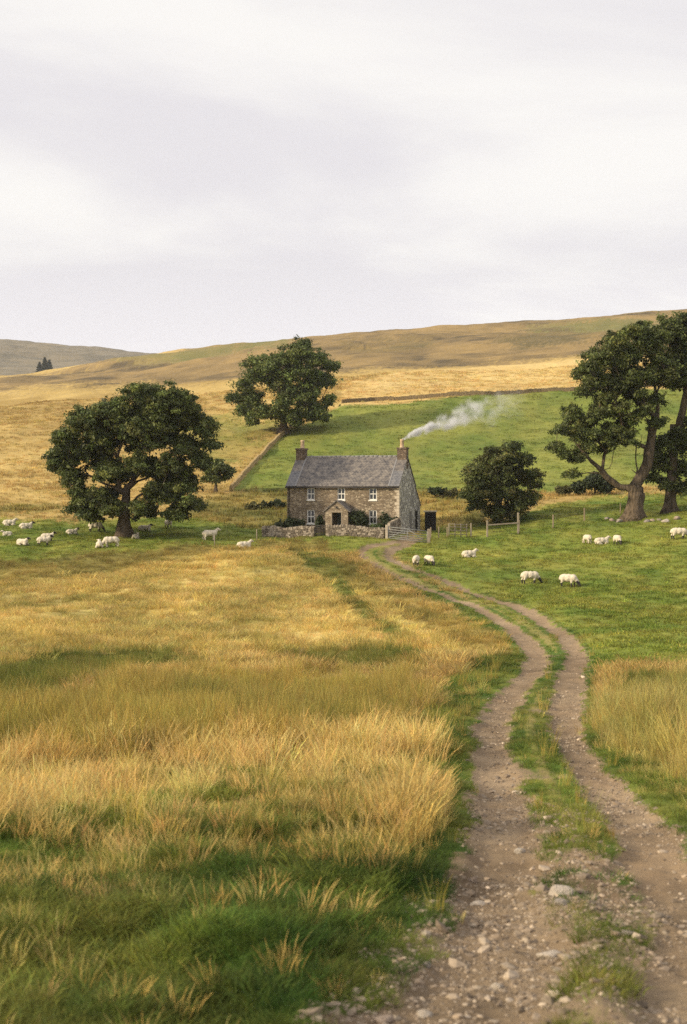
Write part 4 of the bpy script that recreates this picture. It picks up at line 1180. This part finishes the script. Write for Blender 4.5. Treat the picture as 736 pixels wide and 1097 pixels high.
def conifer(px, py, top, w, Y, label, seed):
    r = np.random.default_rng(seed); s = Y / F
    u, t = ray(px, py); o = Vector((float(u) * Y, Y, 0)); o.z = gz(o.x, o.y) - .3
    Hh = (py - top) * s; W = w * s
    root = empty('conifer_tree', o, 0, label, 'tree', 'conifers on the far moor')
    bm = bmesh.new(); tube(bm, [(0, 0, -.5), (0, 0, Hh * .5), (0, 0, Hh * .95)], [.35, .22, .04], 8); link('trunk', bm_mesh('conifer_trunk', bm, [M_BARK]), root)
    n = 6500; f = r.uniform(.04, 1, n) ** 1.25; z = Hh * (1 - f) * .0 + Hh * (1.0 - f * .97)
    tier = .78 + .3 * np.sin(z / Hh * 40)
    a = r.uniform(0, 2 * math.pi, n); rad = W * (f ** .7) * tier * r.uniform(.35, 1.05, n) * (1 + .2 * np.sin(a * 3 + seed))
    C = np.c_[rad * np.cos(a), rad * np.sin(a), z - rad * .25]
    V = leaf_quads(C, .55, r)
    cl = np.array([.022, .034, .018]) * r.lognormal(0, .3, n)[:, None]
    link('crown', mesh_np('conifer_needles', V, np.arange(4 * n).reshape(-1, 4), [M_LEAF], colattr=np.repeat(cl, 4, 0)), root)
conifer(48, 402, 382, 6.5, 1140, 'tallest dark conifer, middle of the far clump on the moor', 1)
conifer(42.5, 402.5, 388, 5.6, 1130, 'left hand dark conifer of the far clump on the moor', 2)
conifer(53, 402, 386.5, 5.6, 1150, 'right hand dark conifer of the far clump on the moor', 3)

# ------------------------------------------------------------------ shrubs
def shrub(label, p, w, h, seed, col, name='garden_shrub', leaf=.1, group=None, spread=.6):
    r = np.random.default_rng(seed); root = empty(name, p, 0, label, 'shrub', group)
    bm = bmesh.new(); cl = []
    for k in range(7):
        a = r.uniform(0, 6.28); rr = r.uniform(.1, .75) * w / 2; q = np.array([rr * math.cos(a), rr * math.sin(a) * spread, h * r.uniform(.4, .8)])
        cl.append((q, min(w * .3, h * .38) * r.uniform(.7, 1.1)))
        tube(bm, [(q[0] * .15, q[1] * .15, -.15), (q[0] * .5, q[1] * .5, q[2] * .5), tuple(q)], [.035, .025, .012], 5)
    link('stems', bm_mesh('shrub_stems', bm, [M_BARK]), root)
    V = []; C = []
    for q, cr in cl:
        n = int(260 * (cr / .4) ** 2); d = r.normal(size=(n, 3)); d /= np.linalg.norm(d, axis=1)[:, None]
        lump = 1 + .25 * np.sin(d[:, 0] * 7 + q[0]) * np.sin(d[:, 2] * 6 + q[1])
        pp = q + d * (cr * lump * np.abs(r.normal(.82, .2, n)))[:, None]; pp[:, 2] = np.maximum(pp[:, 2], .03)
        V.append(leaf_quads(pp, leaf, r, d)); C.append(np.repeat(np.array(col) * r.lognormal(0, .35, n)[:, None], 4, 0))
    V = np.concatenate(V)
    link('foliage', mesh_np('shrub_leaves', V, np.arange(len(V)).reshape(-1, 4), [M_LEAF], colattr=np.concatenate(C)), root)
DG = (.03, .042, .013); MG = (.055, .08, .02); OL = (.085, .08, .025)
shrub('low dark shrub behind the left garden wall under the ground floor window', hl(1.0, -1.5), 3.0, 1.5, 1, DG)
shrub('dark upright shrub between the small garden gate and the porch', hl(3.75, -1.2), 1.0, 1.9, 2, DG)
shrub('large dark evergreen shrub against the cottage wall just right of the porch', hl(7.25, -.9), 1.7, 2.3, 3, DG)
shrub('bright green rounded shrub behind the right garden wall below the window', hl(9.35, -1.9), 1.3, 1.05, 4, MG)
shrub('big dark shrub at the right front corner of the cottage', hl(10.25, -.9), 1.5, 1.9, 5, DG)
GH = 'scrub bushes along the hill field'
for i, (px, py, w, h, lab) in enumerate([
    (622, 528, 2.4, 1.6, 'low olive bush on the pasture edge left of the gnarled sycamore'),
    (637, 528, 3.2, 2.3, 'tallest dark bush on the pasture edge left of the gnarled sycamore'),
    (652, 527, 2.4, 1.5, 'dark bush half hidden by the gnarled sycamore limb'),
    (604, 529, 2.0, 1.1, 'small brownish bush on the pasture edge right of the hawthorn'),
    (468, 531, 3.4, 1.1, 'low dark scrub bush on the bank behind the black shed'),
    (484, 532, 2.6, 1.0, 'low olive scrub bush between the shed and the hawthorn'),
    (295, 543, 4.0, 1.0, 'dark low bush on the bank at the left gable of the cottage'),
    (272, 544, 3.2, .9, 'flat olive bush on the rough bank left of the cottage')]):
    g = ground(px, py + 2); shrub(lab, g, w, h, 20 + i, (DG, DG, DG, OL, DG, OL, DG, OL)[i], 'scrub_bush', .13, GH)

# stones round the roots of the old sycamore
for i, (px, py, w, tone, lab) in enumerate([
    (650, 557, 8, 'grey', 'leftmost grey stone of the heap round the old trunk'),
    (656, 558, 7, 'brown', 'brown stone next to the leftmost one by the old trunk'),
    (663, 559, 9, 'grey', 'grey stone against the left root of the old trunk'),
    (668, 555, 6, 'pale', 'small pale stone tucked behind the left root'),
    (693, 559, 8, 'grey', 'grey stone against the right root of the old trunk'),
    (699, 558, 7, 'brown', 'small brown stone between the two sycamore trunks'),
    (712.5, 559, 9, 'pale', 'bright pale stone lying below the right sycamore trunk'),
    (706, 557, 6, 'grey', 'dull grey stone just left of the bright pale one'),
    (725, 556, 8, 'brown', 'brown stone right of the second sycamore trunk')]):
    rock(px, py, w, lab, tone, .65, 40 + i, 'field_stone')

# ------------------------------------------------------------------ sheep
M_WOOL = mat('wool', (.60, .53, .41), .95, .05, noise=(9, (.50, .43, .33), .25), bump=(22, .05))
M_WOOL2 = mat('grey_wool', (.55, .48, .38), .95, .05, noise=(9, (.40, .34, .26), .25), bump=(22, .05))
M_FACE = mat('black_face', (.022, .019, .017), .8, .2, noise=(8, (.05, .045, .04), .2))
M_CREAM = mat('cream_face', (.58, .50, .39), .85, .2, noise=(8, (.48, .40, .31), .2))
M_HORN = mat('hoof', (.05, .04, .03), .7, .3)
def sheep_mesh(pose, dark, seed, wool):
    """one continuous body: overlapping solids fused by a voxel remesh, then smoothed"""
    bm = bmesh.new()
    lie = pose == 'lie'; dz = -.25 if lie else 0
    def ball(p, rx, ry, rz):
        bmesh.ops.create_icosphere(bm, subdivisions=3, radius=1, matrix=Matrix.Translation(p) @ Matrix.Diagonal((rx, ry, rz, 1)))
    def limb(pts, rad): tube(bm, pts, rad, 10)
    ball((-.30, 0, .57 + dz), .33, .25, .25); ball((0, 0, .56 + dz), .36, .275, .255); ball((.27, 0, .57 + dz), .26, .23, .245)
    if pose == 'graze': NK, PO, MU = (.46, .02, .46), (.62, .03, .28), (.73, .04, .09)
    elif lie: NK, PO, MU = (.42, 0, .50), (.56, .04, .62), (.74, .08, .54)
    else: NK, PO, MU = (.44, 0, .74), (.58, .03, .89), (.77, .06, .79)
    limb([(.28, 0, .60 + dz), NK, PO], [.20, .145, .095]); limb([PO, tuple((Vector(PO) * .4 + Vector(MU) * .6)), MU], [.095, .075, .055])
    ball(PO, .105, .095, .10); ball(MU, .06, .055, .055)
    ball((-.62, 0, .52 + dz), .06, .05, .10)
    for s in (-1, 1):
        limb([(PO[0] - .02, PO[1] + s * .06, PO[2] + .02), (PO[0] - .05, PO[1] + s * .20, PO[2] + .03)], [.04, .03])
        if lie:
            ball((.30, s * .19, .13), .16, .09, .12); limb([(.30, s * .19, .08), (.54, s * .16, .05)], [.06, .04])
            ball((-.32, s * .22, .14), .2, .1, .14); limb([(-.25, s * .27, .07), (-.02, s * .29, .05)], [.06, .04])
        else:
            st = s * .05
            limb([(.26, s * .12, .5), (.27 + st, s * .13, .33), (.25 + st, s * .13, .2), (.26 + st, s * .13, .0)], [.11, .075, .05, .048])
            limb([(-.36, s * .13, .5), (-.42 - st, s * .14, .36), (-.50 - st, s * .14, .24), (-.46 - st, s * .14, .0)], [.15, .095, .055, .048])
    me = bpy.data.meshes.new('sheep_body'); bmesh.ops.recalc_face_normals(bm, faces=bm.faces); bm.to_mesh(me); bm.free()
    o = bpy.data.objects.new('tmp_sheep', me); COL.objects.link(o)
    m = o.modifiers.new('v', 'REMESH'); m.mode = 'VOXEL'; m.voxel_size = .022
    m = o.modifiers.new('r', 'SMOOTH'); m.factor = .5; m.iterations = 4
    out = bpy.data.meshes.new_from_object(o.evaluated_get(bpy.context.evaluated_depsgraph_get()))
    bpy.data.objects.remove(o)
    n = len(out.vertices); co = np.empty(n * 3, np.float32); out.vertices.foreach_get('co', co); co = co.reshape(-1, 3).astype(float)
    P, Mz, K = (np.array(q) for q in (PO, MU, NK))
    ax = (Mz - P) / np.linalg.norm(Mz - P); k = (co - P) @ ax
    dist = np.linalg.norm(co - P - np.clip(k, 0, .3)[:, None] * ax, axis=1)
    head = ((k > -.05) & (dist < .14)) | (np.linalg.norm(co - P, axis=1) < .11) | ((np.abs(co[:, 1] - PO[1]) > .06) & (np.linalg.norm(co - P, axis=1) < .24) & (np.linalg.norm(co - K, axis=1) > .15))
    leg = (co[:, 2] < .27) & (np.abs(co[:, 1]) > .06) if pose != 'lie' else (co[:, 2] < .09) & (co[:, 0] > .4)
    body = ~(head | leg)
    lump = .03 * fbm(co[:, 0] * 9 + seed, co[:, 2] * 9 + co[:, 1] * 7, seed, 3)
    nr = co - np.array([-.1, 0, .57 + dz]); nr /= np.linalg.norm(nr, axis=1)[:, None]
    co += nr * (lump * body)[:, None]
    out.vertices.foreach_set('co', co.astype(np.float32).ravel())
    out.materials.clear()
    for m in (wool, M_FACE if dark else M_CREAM, M_HORN): out.materials.append(m)
    hf = head; lf = leg
    for p in out.polygons:
        a = np.mean(hf[list(p.vertices)]); b = np.mean(lf[list(p.vertices)])
        p.material_index = 1 if (a > .5 or b > .5) else 0
        if pose != 'lie' and p.center.z < .05: p.material_index = 2
        p.use_smooth = True
    out.update(); return out
KIT = {}
def sheep(px, py, pose, ang, label, dark=True, size=1.0, group='sheep grazing in the left pasture', wool=0):
    k = (pose, dark, wool)
    if k not in KIT: KIT[k] = sheep_mesh(pose, dark, len(KIT) + 1, M_WOOL2 if wool else M_WOOL)
    g = ground(px, py)
    o = link('sheep', KIT[k], label=label, category='sheep', group=group)
    o.location = g - Vector((0, 0, .02)); o.rotation_euler = (0, 0, R(ang)); o.scale = (size * 1.08,) * 3
LG = 'sheep grazing in the left pasture'; RG = 'sheep grazing in the right pasture'
for a in [
    (10.5, 563, 'lie', 10, 'white sheep lying at the left edge of the golden grass, upper of two', False, 1.0),
    (28.5, 566.5, 'lie', 20, 'white sheep lying with a dark face, upper row near the left edge'),
    (7.5, 574, 'lie', 200, 'small pale sheep lying at the far left edge of the pasture', False, .72),
    (24.5, 584, 'lie', -25, 'dark faced sheep lying lowest at the left end of the pasture', True, .95),
    (47.5, 584, 'stand', 15, 'dark faced sheep standing in front of another in the left pasture', True, .95),
    (51.5, 580, 'stand', 10, 'sheep half hidden behind another, head to the right', True, .9),
    (77.5, 573, 'lie', 25, 'small dark faced sheep lying alone left of the oak', True, .85),
    (103, 570, 'graze', 8, 'white sheep in side view in the shade left of the oak trunk', True, 1.05),
    (106.5, 586, 'lie', 100, 'round white sheep seen from behind below the oak', False, 1.0),
    (118.5, 586.5, 'graze', 195, 'cream sheep grazing to the left just below the oak trunk', False, 1.1),
    (145.5, 577, 'lie', 70, 'small white sheep lying right beside the oak trunk', False, .75),
    (155.5, 569, 'lie', 10, 'flat lying dark faced sheep behind the oak trunk on its right', True, .95),
    (180.5, 565.5, 'stand', -60, 'white sheep with black face in the farther grass right of the oak', True, .95),
    (225.5, 579, 'stand', 15, 'white sheep standing beside a thin stake midway to the cottage', False, 1.1),
    (262, 587, 'lie', 25, 'pale sheep lying in rough grass just left of the garden wall', False, 1.05)]:
    sheep(*a)
for a in [
    (446, 606, 'graze', 80, 'left sheep of the pair grazing beside the upper bend of the track', True, .95),
    (460, 606, 'graze', -65, 'right sheep of the pair by the track, dark face towards the camera', True, .95),
    (503, 598, 'lie', 15, 'white sheep lying alone on the green slope before the rail fence', False, 1.0),
    (568.5, 626, 'graze', 5, 'lower left grazing sheep in full side view on the green slope', True, 1.05),
    (609.5, 628.5, 'graze', -30, 'lower right grazing sheep turned towards the camera', True, 1.05),
    (629, 583, 'graze', 110, 'white sheep seen from behind, left of three below the sycamore', False, .9),
    (645, 583, 'lie', 10, 'white sheep lying between two others below the sycamore', False, 1.0),
    (661.5, 583.5, 'graze', -80, 'sheep facing the camera, right of three below the sycamore', True, .95),
    (728, 577, 'graze', -5, 'grazing sheep by the right edge of the photo in side view', True, 1.1)]:
    sheep(*a, group=RG)

# ------------------------------------------------------------------ smoke
def smoke():
    s0 = at(431.6, 471, 132.6); lx, ly = LEN - .88 + .36, 3.1
    s0 = Vector((HOUSE_O.x + lx * hux - ly * huy, HOUSE_O.y + lx * huy + ly * hux, HZ0 + 8.78))
    s1 = at(566, 424, s0.y + 1.5); D = s1 - s0; Ln = D.length
    bm = bmesh.new()
    n = 16; pts = [(Ln * i / n, 0, 0) for i in range(n + 1)]
    tube(bm, [Vector(p) for p in pts], [(.22 + 2.6 * (i / n) ** .8) * math.sqrt(max(1 - max((i / n - .8) / .2, 0) ** 2, .002)) for i in range(n + 1)], 12)
    bmesh.ops.recalc_face_normals(bm, faces=bm.faces)
    if bm.calc_volume(signed=True) < 0: bmesh.ops.reverse_faces(bm, faces=bm.faces)
    m = bpy.data.materials.new('wood_smoke'); nt, N, L = nodes_of(m)
    N.remove(N['Principled BSDF'])
    pv = N.new('ShaderNodeVolumePrincipled'); pv.inputs['Color'].default_value = (.93, .93, .95, 1); pv.inputs['Anisotropy'].default_value = .2
    tc = N.new('ShaderNodeTexCoord')
    nz = N.new('ShaderNodeTexNoise'); nz.inputs['Scale'].default_value = .55; nz.inputs['Detail'].default_value = 4; L.new(tc.outputs['Object'], nz.inputs['Vector'])
    def math_(op, a, b=None, c=None):
        q = N.new('ShaderNodeMath'); q.operation = op
        for i, v in enumerate((a, b, c)):
            if v is None: continue
            if isinstance(v, (int, float)): q.inputs[i].default_value = v
            else: L.new(v, q.inputs[i])
        return q.outputs[0]
    sx = N.new('ShaderNodeSeparateXYZ'); L.new(tc.outputs['Object'], sx.inputs[0])
    sn = N.new('ShaderNodeSeparateColor'); L.new(nz.outputs['Color'], sn.inputs['Color'])
    X = sx.outputs[0]
    w = math_('MULTIPLY_ADD', X, .24, .06)       # the plume swings more the farther it drifts
    Yp = math_('MULTIPLY_ADD', math_('SUBTRACT', sn.outputs[0], .5), math_('MULTIPLY', w, 2.2), sx.outputs[1])
    # rises quickly at first, then bends over
    bow = math_('MULTIPLY', math_('MULTIPLY', X, math_('SUBTRACT', Ln, X)), -.0065)
    Zp = math_('ADD', math_('MULTIPLY_ADD', math_('SUBTRACT', sn.outputs[1], .5), math_('MULTIPLY', w, 2.2), sx.outputs[2]), bow)
    rr = math_('SQRT', math_('ADD', math_('MULTIPLY', Yp, Yp), math_('MULTIPLY', Zp, Zp)))
    core = math_('MAXIMUM', math_('MULTIPLY_ADD', X, .15, .16), .05)
    fall = math_('MAXIMUM', math_('SUBTRACT', 1.0, math_('DIVIDE', rr, core)), 0)
    fine = N.new('ShaderNodeTexNoise'); fine.inputs['Scale'].default_value = 1.1; fine.inputs['Detail'].default_value = 5; L.new(tc.outputs['Object'], fine.inputs['Vector'])
    puff = math_('MAXIMUM', math_('MULTIPLY_ADD', fine.outputs['Fac'], 5.0, -2.0), 0)
    dens = math_('MULTIPLY', math_('MULTIPLY', fall, puff), math_('DIVIDE', 12.0, math_('MULTIPLY_ADD', math_('MULTIPLY', X, X), .12, 1.0)))
    end = math_('MAXIMUM', math_('SUBTRACT', 1.0, math_('DIVIDE', X, Ln)), 0)
    L.new(math_('MULTIPLY', dens, math_('MINIMUM', math_('MULTIPLY', end, 1.5), 1.0)), pv.inputs['Density'])
    L.new(pv.outputs[0], N['Material Output'].inputs['Volume'])
    o = link('chimney_smoke', bm_mesh('chimney_smoke', bm, [m]), kind='stuff', label='pale wood smoke drifting right from the right hand chimney pot')
    o.location = s0; o.rotation_mode = 'QUATERNION'; o.rotation_quaternion = D.to_track_quat('X', 'Z')
smoke()

# ------------------------------------------------------------------ sky, sun, camera
SUN_EL, SUN_AZ = R(22), R(250)      # azimuth clockwise from the view direction: behind the left shoulder
w = bpy.data.worlds.new('World'); scene.world = w; w.use_nodes = True
N, L = w.node_tree.nodes, w.node_tree.links
bg = N['Background']; bg.inputs['Strength'].default_value = .1
sky = N.new('ShaderNodeTexSky'); sky.sky_type = 'NISHITA'; sky.sun_disc = False; sky.sun_elevation = SUN_EL; sky.sun_rotation = SUN_AZ
tc = N.new('ShaderNodeTexCoord'); sp = N.new('ShaderNodeSeparateXYZ'); L.new(tc.outputs['Generated'], sp.inputs[0])
def wm(op, a, b=None):
    q = N.new('ShaderNodeMath'); q.operation = op
    for i, v in enumerate((a, b)):
        if v is None: continue
        if isinstance(v, (int, float)): q.inputs[i].default_value = v
        else: L.new(v, q.inputs[i])
    return q.outputs[0]
# cloud deck: directions are projected on a high flat layer so that the bands flatten towards the horizon
dz = wm('ADD', wm('MAXIMUM', sp.outputs[2], 0.0), .20)
cb = N.new('ShaderNodeCombineXYZ'); L.new(wm('DIVIDE', sp.outputs[0], dz), cb.inputs[0]); L.new(wm('DIVIDE', sp.outputs[1], dz), cb.inputs[1])
mp = N.new('ShaderNodeMapping'); mp.inputs['Rotation'].default_value = (0, 0, R(-12)); mp.inputs['Scale'].default_value = (.6, 1.0, 1); mp.inputs['Location'].default_value = (1.7, -.05, 0); L.new(cb.outputs[0], mp.inputs['Vector'])
n1 = N.new('ShaderNodeTexNoise'); n1.inputs['Scale'].default_value = 1.15; n1.inputs['Detail'].default_value = 7; n1.inputs['Roughness'].default_value = .55; n1.inputs['Distortion'].default_value = .35; L.new(mp.outputs[0], n1.inputs['Vector'])
r1 = N.new('ShaderNodeValToRGB'); L.new(n1.outputs['Fac'], r1.inputs['Fac'])
r1.color_ramp.interpolation = 'EASE'
r1.color_ramp.elements[0].position = .38; r1.color_ramp.elements[0].color = (7.2, 6.92, 7.15, 1)
r1.color_ramp.elements[1].position = .60; r1.color_ramp.elements[1].color = (8.7, 8.45, 8.15, 1)
# an overcast sky is brighter overhead than near the horizon
hz_ = wm('MULTIPLY', wm('MAXIMUM', wm('SUBTRACT', .15, sp.outputs[2]), 0.0), 1.7)
zr = wm('ADD', wm('MULTIPLY', wm('MAXIMUM', wm('SUBTRACT', sp.outputs[2], .38), 0.0), 1.1), wm('ADD', hz_, 1.0))
sc_ = N.new('ShaderNodeVectorMath'); sc_.operation = 'SCALE'; L.new(r1.outputs['Color'], sc_.inputs[0]); L.new(zr, sc_.inputs['Scale'])
mx = N.new('ShaderNodeMix'); mx.data_type = 'RGBA'; mx.inputs['Factor'].default_value = .93
L.new(sky.outputs[0], mx.inputs['A']); L.new(sc_.outputs[0], mx.inputs['B']); L.new(mx.outputs['Result'], bg.inputs['Color'])

sun = bpy.data.lights.new('sun', 'SUN'); sun.energy = 5.0; sun.angle = R(4); sun.color = (1.0, .855, .61)
so = bpy.data.objects.new('sun', sun); COL.objects.link(so); so.location = (-60, -40, 90)
d = Vector((math.sin(SUN_AZ) * math.cos(SUN_EL), math.cos(SUN_AZ) * math.cos(SUN_EL), math.sin(SUN_EL)))
so.rotation_euler = d.to_track_quat('Z', 'Y').to_euler()

cam = bpy.data.cameras.new('camera'); co = bpy.data.objects.new('camera', cam); COL.objects.link(co)
co.location = (0, 0, CZ); co.rotation_euler = (math.pi / 2 - A, 0, 0)
cam.sensor_fit = 'VERTICAL'; cam.sensor_height = 36; cam.sensor_width = 24; cam.lens = 50
cam.clip_start = .1; cam.clip_end = 12000
cam.dof.use_dof = True; cam.dof.focus_distance = 125; cam.dof.aperture_fstop = 50 / 22
scene.camera = co
scene.view_settings.view_transform = 'Standard'; scene.view_settings.look = 'None'; scene.view_settings.exposure = .22; scene.view_settings.gamma = 1
scene.cycles.use_denoising = False
scene.cycles.max_bounces = 6; scene.cycles.transparent_max_bounces = 8; scene.cycles.volume_bounces = 1
scene.cycles.volume_step_rate = .5

# ------------------------------------------------------------------ air
bm = bmesh.new(); bbox(bm, -4300, 4300, -60, 2900, -120, 190)
m = bpy.data.materials.new('haze'); nt, N, L = nodes_of(m); N.remove(N['Principled BSDF'])
pv = N.new('ShaderNodeVolumePrincipled'); pv.inputs['Color'].default_value = (.90, .93, 1.0, 1); pv.inputs['Density'].default_value = .00007; pv.inputs['Anisotropy'].default_value = 0
L.new(pv.outputs[0], N['Material Output'].inputs['Volume'])
link('haze', bm_mesh('haze', bm, [m]), kind='stuff', label='thin pale evening haze over the far hills')
